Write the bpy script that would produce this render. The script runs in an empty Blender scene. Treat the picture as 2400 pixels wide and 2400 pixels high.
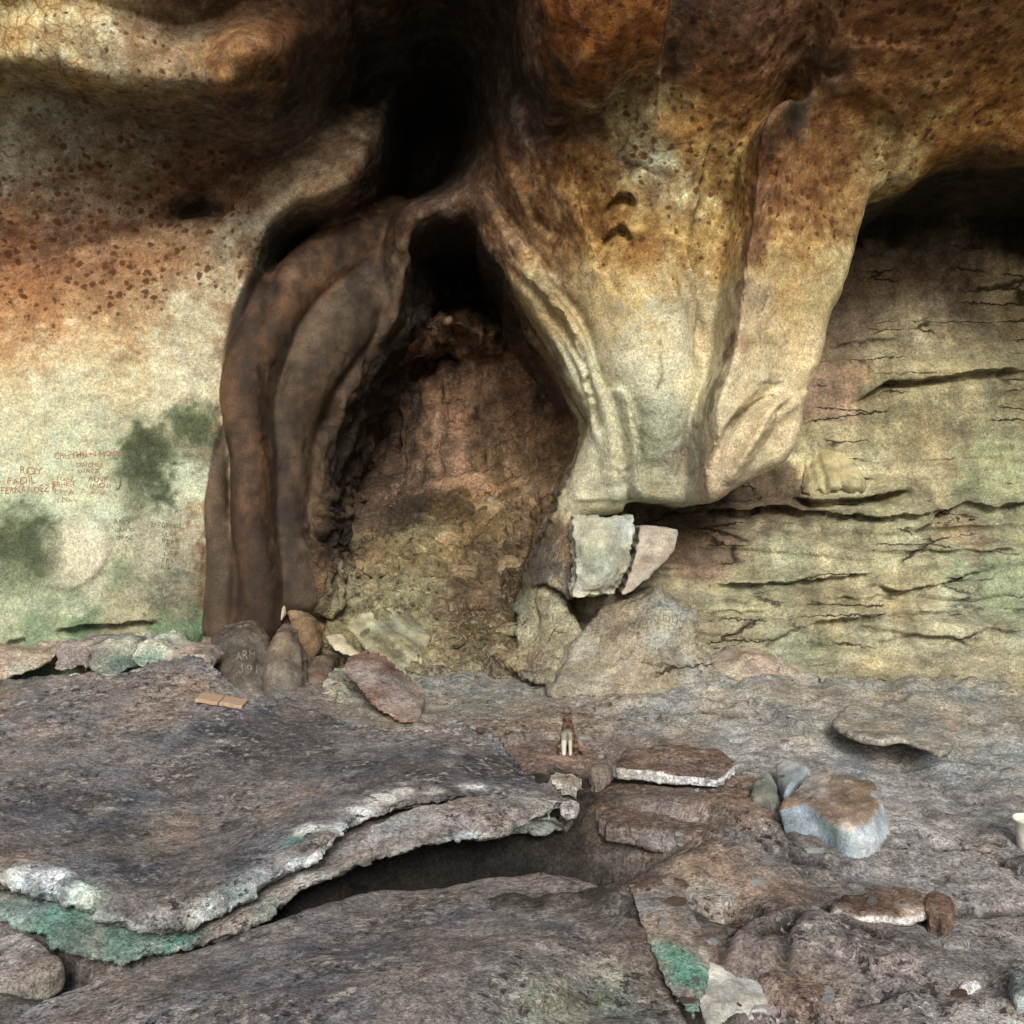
import bpy, bmesh, math, random
import numpy as np
from mathutils import Vector

# ------------------------------------------------------------------ camera, world, sun, exposure
SC = bpy.context.scene
COL = SC.collection
CAMZ = 1.5
F = 2400.0
cam_d = bpy.data.cameras.new("camera"); cam = bpy.data.objects.new("camera", cam_d); COL.objects.link(cam)
cam_d.sensor_width = 36.0; cam_d.lens = 36.0; cam_d.clip_start = 0.05; cam_d.clip_end = 2000.0
cam.location = (0, 0, CAMZ); cam.rotation_euler = (math.radians(90), 0, 0)
SC.camera = cam

SUN_EL, SUN_AZ = 29.0, 6.0      # sun stands behind the camera, a little to the right
W = bpy.data.worlds.new("World"); SC.world = W; W.use_nodes = True
nt = W.node_tree; nt.nodes.clear()
sky = nt.nodes.new("ShaderNodeTexSky"); sky.sky_type = 'NISHITA'; sky.sun_disc = False
sky.sun_elevation = math.radians(SUN_EL); sky.sun_rotation = math.radians(180 + SUN_AZ)
sky.air_density = 1.0; sky.dust_density = 3.0; sky.ozone_density = 1.0
bg = nt.nodes.new("ShaderNodeBackground"); bg.inputs[1].default_value = 0.06
wo = nt.nodes.new("ShaderNodeOutputWorld")
nt.links.new(sky.outputs[0], bg.inputs[0]); nt.links.new(bg.outputs[0], wo.inputs[0])
sl = bpy.data.lights.new("sun", 'SUN'); so = bpy.data.objects.new("sun", sl); COL.objects.link(so)
sl.energy = 2.3; sl.angle = math.radians(20); sl.color = (1.0, 0.93, 0.80)
_a = math.radians(SUN_AZ); _e = math.radians(SUN_EL)
_d = Vector((math.sin(_a) * math.cos(_e), -math.cos(_a) * math.cos(_e), math.sin(_e)))
so.rotation_euler = _d.to_track_quat('Z', 'Y').to_euler(); so.location = (-3, -10, 12)
vs = SC.view_settings
SC.display_settings.display_device = 'sRGB'
vs.view_transform = 'Standard'; vs.look = 'None'; vs.gamma = 1.0; vs.use_curve_mapping = False
vs.exposure = 0.82
SC.cycles.max_bounces = 6; SC.cycles.diffuse_bounces = 2; SC.cycles.use_denoising = True; SC.cycles.denoising_input_passes = 'RGB_ALBEDO_NORMAL'; SC.cycles.denoising_prefilter = 'ACCURATE'; SC.cycles.use_adaptive_sampling = True; SC.cycles.adaptive_threshold = .015

# ------------------------------------------------------------------ noise
def _h(ix, iy, iz, seed):
    h = (ix.astype(np.uint32) * np.uint32(374761393) + iy.astype(np.uint32) * np.uint32(668265263)
         + iz.astype(np.uint32) * np.uint32(2246822519) + np.uint32((seed * 3266489917) & 0xffffffff))
    h ^= h >> np.uint32(15); h *= np.uint32(2246822519); h ^= h >> np.uint32(13)
    h *= np.uint32(3266489917); h ^= h >> np.uint32(16)
    return h.astype(np.float32) * np.float32(2.0 / 4294967295.0) - np.float32(1.0)

def vnoise(p, seed=0):
    with np.errstate(over='ignore'):
        f = np.floor(p); t = (p - f).astype(np.float32); i = f.astype(np.int64).astype(np.uint32)
        u = t * t * t * (t * (t * 6 - 15) + 10)
        x, y, z = i[:, 0], i[:, 1], i[:, 2]; o = np.uint32(1)
        def L(a, b, k): return a + (b - a) * k
        ux, uy, uz = u[:, 0], u[:, 1], u[:, 2]
        a = L(L(_h(x, y, z, seed), _h(x + o, y, z, seed), ux), L(_h(x, y + o, z, seed), _h(x + o, y + o, z, seed), ux), uy)
        b = L(L(_h(x, y, z + o, seed), _h(x + o, y, z + o, seed), ux), L(_h(x, y + o, z + o, seed), _h(x + o, y + o, z + o, seed), ux), uy)
        return L(a, b, uz)

def fbm(p, octs=4, seed=0, gain=0.5, lac=2.03):
    s = np.zeros(len(p), np.float32); a = 1.0; q = np.asarray(p, np.float64).copy(); n = 0
    for k in range(octs):
        s += a * vnoise(q, seed + k * 17); n += a; a *= gain; q = q * lac + 3.7
    return s / n * 1.4

def sstep(a, b, x):
    t = np.clip((x - a) / (b - a), 0, 1); return t * t * (3 - 2 * t)

# ------------------------------------------------------------------ geometry helpers
def un(px, py, d):                       # a point seen at a photo pixel, standing at depth d
    return np.array([(px - 1200.0) / F * d, d, CAMZ - (py - 1200.0) / F * d])

def poly_sd(P, X, Z):                    # signed distance to a closed polygon, positive inside
    P = np.asarray(P, float); d2 = np.full(X.shape, 1e9); ins = np.zeros(X.shape, bool)
    n = len(P)
    for i in range(n):
        a, b = P[i], P[(i + 1) % n]; e = b - a
        wx, wz = X - a[0], Z - a[1]
        t = np.clip((wx * e[0] + wz * e[1]) / (e @ e + 1e-12), 0, 1)
        d2 = np.minimum(d2, (wx - e[0] * t) ** 2 + (wz - e[1] * t) ** 2)
        c = ((a[1] <= Z) & (b[1] > Z)) | ((b[1] <= Z) & (a[1] > Z))
        xx = a[0] + (Z - a[1]) / (b[1] - a[1] + 1e-12) * e[0]
        ins ^= c & (X < xx)
    return np.where(ins, 1, -1) * np.sqrt(d2)

def line_d(P, X, Z):                     # distance to an open polyline and position along it 0..1
    P = np.asarray(P, float); best = np.full(X.shape, 1e9); tt = np.zeros(X.shape)
    L = np.r_[0, np.cumsum(np.linalg.norm(np.diff(P, axis=0), axis=1))]
    for i in range(len(P) - 1):
        a, b = P[i], P[i + 1]; e = b - a
        wx, wz = X - a[0], Z - a[1]
        t = np.clip((wx * e[0] + wz * e[1]) / (e @ e + 1e-12), 0, 1)
        d2 = (wx - e[0] * t) ** 2 + (wz - e[1] * t) ** 2
        m = d2 < best; best = np.where(m, d2, best)
        tt = np.where(m, (L[i] + t * (L[i + 1] - L[i])) / L[-1], tt)
    return np.sqrt(best), tt

def smooth_poly(P, it=2):                # Chaikin corner cutting, closed
    P = np.asarray(P, float)
    for _ in range(it):
        Q = np.roll(P, -1, 0)
        P = np.stack([P * .75 + Q * .25, P * .25 + Q * .75], 1).reshape(-1, P.shape[1])
    return P

def smooth_line(P, it=2):
    P = np.asarray(P, float)
    for _ in range(it):
        A, B = P[:-1], P[1:]
        M = np.stack([A * .75 + B * .25, A * .25 + B * .75], 1).reshape(-1, P.shape[1])
        P = np.vstack([P[:1], M, P[-1:]])
    return P

class TPS:                               # thin-plate surface through control points
    def __init__(s, pts, vals, lam=1e-3):
        p = np.asarray(pts, float); v = np.asarray(vals, float); n = len(p); s.p = p
        K = s.k(np.linalg.norm(p[:, None] - p[None], axis=2)) + lam * np.eye(n)
        P = np.c_[np.ones(n), p]
        A = np.block([[K, P], [P.T, np.zeros((3, 3))]])
        s.w = np.linalg.solve(A, np.r_[v, np.zeros(3)])
    @staticmethod
    def k(r): return r * r * np.log(r + 1e-9)
    def __call__(s, X, Z):
        sh = X.shape; X = X.ravel(); Z = Z.ravel(); o = s.w[-3] + s.w[-2] * X + s.w[-1] * Z
        for i in range(len(s.p)):
            r2 = (X - s.p[i, 0]) ** 2 + (Z - s.p[i, 1]) ** 2 + 1e-12
            o = o + s.w[i] * 0.5 * r2 * np.log(r2)
        return o.reshape(sh)

def np_mesh(name, V, Q):
    V = np.asarray(V, np.float32); Q = np.asarray(Q, np.int32); k = Q.shape[1]
    me = bpy.data.meshes.new(name)
    me.vertices.add(len(V)); me.vertices.foreach_set("co", V.ravel())
    me.loops.add(Q.size); me.loops.foreach_set("vertex_index", Q.ravel())
    me.polygons.add(len(Q)); me.polygons.foreach_set("loop_start", np.arange(0, Q.size, k, dtype=np.int32))
    me.update(calc_edges=True)
    return me

def link(name, me, mat, parent=None, smooth=True):
    o = bpy.data.objects.new(name, me); COL.objects.link(o)
    if mat: me.materials.append(mat)
    if smooth: me.polygons.foreach_set("use_smooth", np.ones(len(me.polygons), bool))
    if parent: o.parent = parent
    me.update()
    return o

def tag(o, label=None, cat=None, group=None, kind=None):
    if label: o["label"] = label
    if cat: o["category"] = cat
    if group: o["group"] = group
    if kind: o["kind"] = kind
    return o

def voxel(me, size, smooth=0, fac=0.5):  # voxel remesh of a closed mesh -> numpy vertices, quads
    o = bpy.data.objects.new("tmp", me); COL.objects.link(o)
    m = o.modifiers.new("r", 'REMESH'); m.mode = 'VOXEL'; m.voxel_size = size; m.adaptivity = 0
    if smooth:
        s = o.modifiers.new("s", 'SMOOTH'); s.factor = fac; s.iterations = smooth
    dg = bpy.context.evaluated_depsgraph_get(); ev = o.evaluated_get(dg); em = ev.to_mesh()
    V = np.empty(len(em.vertices) * 3, np.float32); em.vertices.foreach_get("co", V); V = V.reshape(-1, 3)
    LI = np.empty(len(em.loops), np.int32); em.loops.foreach_get("vertex_index", LI)
    LS = np.empty(len(em.polygons), np.int32); em.polygons.foreach_get("loop_start", LS)
    LT = np.empty(len(em.polygons), np.int32); em.polygons.foreach_get("loop_total", LT)
    q = LS[LT == 4]; Q = LI[q[:, None] + np.arange(4)[None]]
    t = LS[LT == 3]
    if len(t):
        T = LI[t[:, None] + np.array([0, 1, 2, 2])[None]]; Q = Q if len(T) == 0 else Q
    ev.to_mesh_clear(); bpy.data.objects.remove(o); bpy.data.meshes.remove(me)
    return V.astype(np.float64), Q

def normals(V, Q):
    n = np.cross(V[Q[:, 2]] - V[Q[:, 0]], V[Q[:, 3]] - V[Q[:, 1]])
    N = np.zeros_like(V)
    for k in range(4):
        for c in range(3):
            N[:, c] += np.bincount(Q[:, k], n[:, c], len(V))
    return N / (np.linalg.norm(N, axis=1, keepdims=True) + 1e-12)

def set_attr(me, name, rgb):
    a = me.attributes.new(name, 'FLOAT_COLOR', 'POINT')
    d = np.ones((len(me.vertices), 4), np.float32); d[:, :rgb.shape[1]] = rgb
    a.data.foreach_set("color", d.ravel())

# ------------------------------------------------------------------ rock shader
def rock_mat(name, grain=0.5, bump=0.5, dist=0.012, spot_scale=22.0, stretch=(1, 1, 1), rough=0.9, fine=90.0, spec=0.2, beds=0.0, bed_size=(1.0, 1.0, 6.0), gain=(1, 1, 1)):
    m = bpy.data.materials.new(name); m.use_nodes = True
    nt = m.node_tree; N = nt.nodes; L = nt.links; N.clear()
    def nd(t, **kw):
        n = N.new(t)
        for k, v in kw.items(): setattr(n, k, v)
        return n
    out = nd("ShaderNodeOutputMaterial"); bs = nd("ShaderNodeBsdfPrincipled")
    bs.inputs["Roughness"].default_value = rough; bs.inputs["Specular IOR Level"].default_value = spec
    L.new(bs.outputs[0], out.inputs[0])
    tc = nd("ShaderNodeTexCoord"); mp = nd("ShaderNodeMapping"); mp.inputs["Scale"].default_value = stretch
    L.new(tc.outputs["Object"], mp.inputs[0])
    ca = nd("ShaderNodeAttribute", attribute_name="Col"); ma = nd("ShaderNodeAttribute", attribute_name="Msk")
    sp = nd("ShaderNodeSeparateColor"); L.new(ma.outputs["Color"], sp.inputs[0])
    def noise(scale, det=6, ro=0.6, dis=0.0):
        n = nd("ShaderNodeTexNoise"); n.inputs["Scale"].default_value = scale; n.inputs["Detail"].default_value = det
        n.inputs["Roughness"].default_value = ro; n.inputs["Distortion"].default_value = dis
        L.new(mp.outputs[0], n.inputs["Vector"]); return n.outputs["Fac"]
    def mr(x, a, b, c, d):
        n = nd("ShaderNodeMapRange"); L.new(x, n.inputs[0])
        for i, v in enumerate((a, b, c, d)): n.inputs[i + 1].default_value = v
        return n.outputs[0]
    def math_(op, a, b):
        n = nd("ShaderNodeMath", operation=op)
        for i, v in enumerate((a, b)):
            if isinstance(v, (int, float)): n.inputs[i].default_value = v
            else: L.new(v, n.inputs[i])
        return n.outputs[0]
    def mix(f, a, b, mode='MIX'):
        n = nd("ShaderNodeMix", data_type='RGBA', blend_type=mode)
        if isinstance(f, (int, float)): n.inputs[0].default_value = f
        else: L.new(f, n.inputs[0])
        for i, v in ((6, a), (7, b)):
            if isinstance(v, tuple): n.inputs[i].default_value = v + (1,)
            else: L.new(v, n.inputs[i])
        return n.outputs[2]
    n3 = noise(fine, 5, .8); n4 = noise(fine * 2.2, 2, .8)
    # several scales of light and dark in the stone's own colour
    v = math_('MULTIPLY', mr(n3, .3, .7, 1 - .8 * grain, 1 + .8 * grain), mr(n4, .3, .7, 1 - .7 * grain, 1 + .7 * grain))
    vm = nd("ShaderNodeVectorMath", operation='SCALE'); L.new(ca.outputs["Color"], vm.inputs[0]); L.new(v, vm.inputs["Scale"])
    vg = nd("ShaderNodeVectorMath", operation='MULTIPLY'); L.new(vm.outputs[0], vg.inputs[0]); vg.inputs[1].default_value = gain
    c = vg.outputs[0]
    # brown blotches (mask r)
    wv = nd("ShaderNodeTexNoise"); wv.inputs["Scale"].default_value = 26; wv.inputs["Detail"].default_value = 3
    L.new(mp.outputs[0], wv.inputs["Vector"])
    wa = nd("ShaderNodeVectorMath", operation='MULTIPLY_ADD'); L.new(wv.outputs["Color"], wa.inputs[0])
    wa.inputs[1].default_value = (.05, .05, .05); L.new(mp.outputs[0], wa.inputs[2])
    vo = nd("ShaderNodeTexVoronoi"); vo.inputs["Scale"].default_value = spot_scale; L.new(wa.outputs[0], vo.inputs["Vector"])
    vs_ = nd("ShaderNodeSeparateColor"); L.new(vo.outputs["Color"], vs_.inputs[0])
    size = math_('MULTIPLY', mr(vs_.outputs[0], 0, 1, .05, .50), mr(sp.outputs[0], 0, .6, 0, 1))
    sd = math_('SUBTRACT', size, vo.outputs["Distance"])
    sd = math_('ADD', sd, math_('MULTIPLY', math_('SUBTRACT', n3, .5), .55))
    spot = mr(sd, -.10, .12, 0, .88)
    spot = math_('MULTIPLY', spot, mr(sp.outputs[0], 0.02, .3, 0, 1))
    c = mix(spot, c, (.065, .024, .010))
    # drying cracks (mask g)
    ve = nd("ShaderNodeTexVoronoi", feature='DISTANCE_TO_EDGE'); ve.inputs["Scale"].default_value = 13; L.new(wa.outputs[0], ve.inputs["Vector"])
    ck = math_('MULTIPLY', mr(ve.outputs["Distance"], .02, .10, 1, 0), sp.outputs[1])
    ck = math_('MULTIPLY', ck, mr(n3, .35, .6, .3, 1))
    c = mix(ck, c, (.12, .05, .02))
    # pale flecks where the skin has flaked (mask b)
    fl = noise(30, 4, .72)
    fk = math_('MULTIPLY', mr(fl, .55, .61, 0, 1), sp.outputs[2])
    c = mix(fk, c, (.70, .66, .63))
    pit = math_('MULTIPLY', mr(fl, .43, .36, 0, .8), mr(sp.outputs[2], .1, .5, 0, 1))
    c = mix(pit, c, (.04, .032, .028))
    bed = None
    if beds:
        n5 = noise(2.6, 2, .6)                 # thin broken bedding cracks
        m2 = nd("ShaderNodeMapping"); m2.inputs["Scale"].default_value = bed_size; L.new(wa.outputs[0], m2.inputs[0])
        v2 = nd("ShaderNodeTexVoronoi", feature='DISTANCE_TO_EDGE'); v2.inputs["Scale"].default_value = 1.15; L.new(m2.outputs[0], v2.inputs["Vector"])
        bed = math_('MULTIPLY', mr(v2.outputs["Distance"], .006, .03, 1, 0), mr(n5, .50, .58, 0, beds))
        c = mix(bed, c, (.035, .027, .018))
    L.new(c, bs.inputs["Base Color"])
    h = math_('MULTIPLY', n3, .8)
    if bed: h = math_('SUBTRACT', h, math_('MULTIPLY', bed, 1.2))
    h = math_('ADD', h, math_('MULTIPLY', n4, .2)); h = math_('SUBTRACT', h, math_('MULTIPLY', spot, .25))
    h = math_('SUBTRACT', h, math_('MULTIPLY', ck, .3)); h = math_('ADD', h, math_('MULTIPLY', fk, .3)); h = math_('SUBTRACT', h, math_('MULTIPLY', pit, .8))
    bp = nd("ShaderNodeBump"); bp.inputs["Strength"].default_value = bump; bp.inputs["Distance"].default_value = dist
    L.new(h, bp.inputs["Height"]); L.new(bp.outputs[0], bs.inputs["Normal"])
    return m

M_WALL = rock_mat("wall_stone", grain=.55, bump=.9, dist=.012, spot_scale=21, fine=52)
M_COL = rock_mat("column_stone", grain=.6, bump=.7, dist=.012, spot_scale=18, fine=85, rough=.62, spec=.35)
M_REC = rock_mat("recess_stone", grain=.7, bump=.9, dist=.03, spot_scale=14, fine=42, beds=.45, bed_size=(3.2, 3.2, 4.6))
M_STRATA = rock_mat("layered_stone", grain=.6, bump=1.0, dist=.022, spot_scale=14, fine=45, beds=.9)
M_FLOOR = rock_mat("floor_stone", grain=.75, bump=1.1, dist=.02, spot_scale=16, fine=48, gain=(1.06, 1.13, 1.24))
M_PALE = rock_mat("pale_stone", grain=.4, bump=.7, dist=.012, spot_scale=16, fine=70)

def weather(V, c, m, amt=1.0):              # broad and middle-sized variation of the stone's own tone
    k = (1 + .20 * amt * fbm(V * 3.1, 4, 101)) * (1 + .42 * amt * fbm(V * np.array([15, 15, 21]), 4, 102))
    h = fbm(V * 5.0, 3, 103); m = m.copy(); m[:, 2] *= .3 + .7 * sstep(-.2, .5, fbm(V * 6.0, 3, 104))
    tint = np.stack([1 + .10 * amt * h, np.ones_like(h), 1 - .12 * amt * h], 1)
    return np.clip(c * np.clip(k, .25, 2)[:, None] * tint, 0, .85), m

# ------------------------------------------------------------------ the rock wall
GX0, GX1, GZ0, GZ1, GS = -4.3, 4.3, -0.1, 4.9, 0.0125
gx = np.arange(GX0, GX1 + 1e-6, GS); gz = np.arange(GZ0, GZ1 + 1e-6, GS)

def P2(pts, d):                           # pixel outline -> (x,z) at the depth it stands at
    out = []
    for p in pts:
        dd = p[2] if len(p) > 2 else d
        q = un(p[0], p[1], dd); out.append((q[0], q[2]))
    return np.array(out)

def surf(ctrl):
    q = np.array([un(a, b, c) for a, b, c in ctrl])
    return TPS(q[:, [0, 2]], q[:, 1], 2e-3)

# the front skin: left wall, arch over the recess, the hanging mass
S_FRONT = surf([
    (480, 1500, 6.15), (520, 1100, 6.25), (600, 700, 6.55), (750, 560, 6.7), (900, 520, 6.6), (1060, 470, 6.2), (960, 490, 6.3), (1100, 480, 6.15),
    (700, 1000, 6.36), (800, 800, 6.6), (720, 1300, 6.28), (700, 1500, 6.2), (600, 1000, 6.2), (600, 1250, 6.12), (640, 800, 6.42), (900, 250, 6.7), (1000, 250, 6.9), (1000, 60, 6.1),
    (900, -60, 5.4), (1120, 300, 6.35), (1150, 500, 6.1), (1160, 180, 5.9), (1200, 620, 6.0), (1300, 800, 5.85), (1370, 950, 5.75),
    (1400, 1100, 5.7), (1400, 1220, 5.75), (1500, 1160, 5.72), (1500, 900, 5.45), (1500, 700, 5.4), (1400, 500, 5.5), (1350, 300, 5.35),
    (1600, 1000, 5.55), (1650, 800, 5.55), (1640, 500, 5.45), (1500, 300, 5.25), (1650, 250, 5.15), (1300, 100, 5.1), (1500, 60, 4.85), (1750, 60, 4.75),
    (1850, 300, 5.6), (1850, 600, 5.76), (1780, 900, 5.78), (1820, 1050, 5.8), (1700, 1130, 5.85), (2000, 300, 5.6), (2200, 300, 5.65), (2400, 280, 5.65),
    (2000, 60, 5.1), (2350, 60, 5.1), (1000, -250, 5.0), (1700, -250, 4.45), (2400, -250, 4.45), (400, -250, 4.6), (2700, 200, 5.0), (-100, -250, 4.6), (400, -600, 4.2), (1200, -600, 4.2), (2200, -600, 4.2)])
# left wall
S_LEFT = surf([
    (-300, 1500, 5.55), (0, 1500, 5.6), (240, 1500, 5.72), (480, 1500, 5.95), (0, 1200, 5.68), (240, 1200, 5.8), (470, 1200, 6.0),
    (0, 900, 5.72), (300, 900, 5.85), (500, 900, 6.05), (0, 650, 5.85), (300, 650, 5.95), (560, 650, 6.05), (0, 400, 6.2), (300, 400, 6.25),
    (600, 450, 6.05), (700, 440, 5.98), (800, 390, 6.0), (880, 290, 6.08), (720, 330, 6.12), (650, 280, 6.28), (0, 230, 6.35), (300, 250, 6.35), (600, 180, 6.3), (850, 150, 6.3),
    (0, 50, 6.0), (600, 0, 6.0), (-300, 400, 6.0), (-300, 900, 5.6), (0, -200, 5.7), (700, -200, 5.7)])
S_LOBE = surf([(-300, 100, 5.05), (0, 130, 5.06), (200, 165, 5.06), (430, 180, 5.14), (560, 175, 5.08), (660, 80, 5.15), (0, 0, 5.06), (300, 0, 5.12), (250, 80, 4.98), (100, 70, 4.98),
               (430, 90, 5.18), (560, 110, 5.0), (540, 20, 5.3), (450, 0, 5.3), (0, -200, 5.0), (300, -200, 5.0), (700, -200, 5.1), (-300, -200, 5.0), (800, 20, 5.5), (0, -500, 4.6), (600, -500, 4.6)])
# inside the recess
S_REC = surf([
    (1060, 560, 8.0), (1000, 640, 8.0), (1100, 640, 8.0), (1050, 720, 7.75), (960, 770, 7.5), (1060, 770, 7.4), (1150, 800, 7.5), (1060, 840, 7.75), (960, 850, 7.7),
    (1100, 950, 7.6), (1000, 1000, 7.65), (850, 1000, 7.95), (760, 1050, 7.8), (850, 1130, 7.6), (1250, 950, 7.5), (1300, 1080, 7.1), (1100, 1100, 7.45),
    (1080, 1160, 7.15), (950, 1180, 7.3), (1100, 1250, 6.95), (1230, 1190, 7.0), (800, 1290, 6.95), (1000, 1340, 6.65), (1130, 1400, 6.5), (780, 1440, 6.35),
    (1000, 1480, 6.25), (1000, 1570, 6.0), (1200, 1560, 6.0), (1280, 1350, 6.4), (1300, 1480, 6.1), (700, 1560, 6.1), (1300, 1200, 6.6), (600, 1500, 6.3), (550, 1600, 6.2),
    (600, 1200, 7.0), (600, 800, 7.3), (1400, 1000, 6.9), (1400, 1400, 6.1)])
# the layered wall behind the hanging mass, at the right
S_ALC = surf([
    (2400, 380, 6.5), (2250, 420, 6.55), (2400, 500, 6.6), (2100, 500, 6.6), (2100, 620, 6.6), (2350, 620, 6.55), (2000, 720, 6.75), (2300, 720, 6.65), (2000, 880, 6.55), (2300, 850, 6.4),
    (2000, 1000, 6.5), (2300, 1000, 6.4), (1950, 1130, 6.35), (2300, 1130, 6.3), (1750, 1180, 6.5), (1550, 1200, 6.45), (1620, 1280, 6.35), (2000, 1260, 6.15), (2300, 1260, 6.05),
    (1700, 1340, 6.2), (2000, 1370, 6.0), (2300, 1370, 5.9), (1500, 1400, 5.95), (1420, 1430, 5.85), (1700, 1480, 5.95), (2000, 1480, 5.8), (2300, 1480, 5.7),
    (1500, 1560, 5.65), (1400, 1600, 5.6), (1700, 1600, 5.6), (2000, 1640, 5.45), (2300, 1640, 5.35), (2600, 1640, 5.3), (2700, 1200, 5.9), (2700, 600, 6.5), (1340, 1300, 6.3), (1340, 1500, 5.9)])

OPEN = [(744, 1640), (748, 1400), (735, 1330), (717, 1240), (722, 1160), (745, 1060), (790, 905), (850, 810), (925, 745), (938, 680), (945, 610), (955, 522), (1000, 503), (1060, 490), (1106, 503),
        (1112, 540), (1130, 590), (1168, 625), (1182, 690), (1230, 755), (1300, 870), (1345, 950), (1368, 1000), (1352, 1050), (1325, 1130), (1290, 1230), (1230, 1330), (1222, 1450), (1260, 1640)]
ALC = [(2900, 330, 5.3), (2400, 342, 5.3), (2330, 338), (2250, 350), (2205, 380), (2175, 418), (2065, 440), (2045, 500), (2012, 610), (1998, 670), (1962, 730), (1938, 830), (1920, 890), (1890, 930),
       (1872, 1030), (1850, 1085), (1780, 1120), (1700, 1160), (1640, 1183), (1570, 1180), (1495, 1172), (1488, 1216), (1345, 1222), (1330, 1400), (1220, 1640), (2900, 1640)]
LEFT = [(905, -300, 5.4), (915, 100), (905, 250), (885, 320), (850, 392), (782, 464), (720, 482), (672, 494), (630, 530), (595, 600), (572, 720), (530, 850), (512, 940), (515, 1080), (492, 1230), (482, 1420), (478, 1650), (-900, 1650, 5.5), (-900, -300, 5.5)]
LOBE = [(-900, 140), (-300, 150), (0, 160), (90, 168), (180, 195), (260, 212), (330, 208), (400, 203), (440, 205), (510, 218), (570, 200), (625, 165), (665, 110), (690, 60), (740, 20), (800, -60), (820, -300), (-900, -300)]
PEN2 = [(1990, -300, 4.4), (1972, 60, 4.65), (1950, 125, 4.75), (1860, 180, 4.85), (1790, 250, 4.95), (1772, 340, 5.0), (1745, 520, 5.1), (1715, 700, 5.2), (1690, 830, 5.25), (1650, 960, 5.3), (1632, 1080, 5.35), (1640, 1300), (2900, 1300), (2900, -300)]
UP1 = [(1190, -300, 4.2), (1235, 20), (1262, 90), (1300, 146), (1345, 138), (1400, 148), (1440, 152), (1500, 112), (1540, 100), (1574, 102), (1576, -300)]
UP2 = [(1575, -300, 4.4), (1577, 100), (1572, 220), (1600, 240), (1690, 200), (1800, 170), (1900, 140), (1960, 90), (1985, -300, 4.4)]

def lip(sd, r, depth):                     # rounded roll-back of a layer towards its outline
    t = np.clip(1 - sd / r, 0, 1); return depth * (1 - np.sqrt(np.clip(1 - t * t, 0, 1)))

def smin(a, b, k):
    h = np.clip(.5 + .5 * (b - a) / k, 0, 1); return b * (1 - h) + a * h - k * h * (1 - h)

def height(X, Z):
    wob = 0.02 * fbm(np.c_[X.ravel() * 3, Z.ravel() * 3, np.zeros(X.size)], 3, 5).reshape(X.shape)
    Xw, Zw = X + wob, Z + np.roll(wob, 37, 0) * .8
    rec = S_REC(X, Z); alc = S_ALC(X, Z); front = S_FRONT(X, Z)
    so_ = poly_sd(smooth_poly(P2(OPEN, 6.15)), Xw, Zw); sa = poly_sd(smooth_poly(P2(ALC, 5.42), 1), Xw, Zw)
    hole = np.maximum(so_, sa)
    back = np.where(sa > so_, alc, rec)
    # where recess meets the layered wall below the hanging mass, blend
    bl = sstep(1260, 1420, X / np.maximum(rec, 5) * F + 1200)
    back = np.where((Z < 1.45), rec * (1 - bl) + alc * bl, back)
    fr = front + lip(-hole, .07, .13)
    # lower right rim and the foot are fuller
    sl_ = poly_sd(smooth_poly(P2(LEFT, 6.0)), Xw, Zw)
    left = S_LEFT(X, Z) + lip(sl_, .05, .12)
    low = sstep(.9, .5, Z)
    y = np.where(hole < 0, fr, 99.0)
    y = np.where(sl_ > 0, np.minimum(y, left), y)
    y = np.minimum(y, back)
    sp = poly_sd(smooth_poly(P2(PEN2, 5.4)), Xw, Zw)
    y = np.where((hole < 0) & (sp > 0), y - .46 * sstep(-.005, .05, sp), y)
    su = poly_sd(smooth_poly(P2(UP1, 4.7)), Xw, Zw); y = np.where(su > 0, y - .24 - .10 * sstep(0, .12, su), y)
    su = poly_sd(smooth_poly(P2(UP2, 4.75)), Xw, Zw); y = np.where(su > 0, y + .16 * sstep(0, .015, su) * sstep(1.2, .74, X) * sstep(3.42, 3.6, Z), y)
    sb = poly_sd(smooth_poly(P2(LOBE, 5.15)), Xw, Zw)
    lobe = S_LOBE(X, Z) + lip(sb, .05, .12)
    y = np.where(sb > 0, np.minimum(y, lobe), y)
    return y

XX, ZZ = np.meshgrid(gx, gz, indexing='ij')
YY = height(XX, ZZ)

def look(x, z):
    i = np.clip(np.round((x - GX0) / GS).astype(int), 0, len(gx) - 1); j = np.clip(np.round((z - GZ0) / GS).astype(int), 0, len(gz) - 1)
    return YY[i, j]
_dd = np.arange(3.2, 9.2, .01)
def hit(px, py):                            # where the sight line of a photo pixel meets the wall
    x = (px - 1200) / F * _dd; z = CAMZ - (py - 1200) / F * _dd
    m = np.nonzero(look(x, z) <= _dd)[0]
    d = _dd[m[0]] if len(m) else 6.5
    return un(px, py, d)

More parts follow.
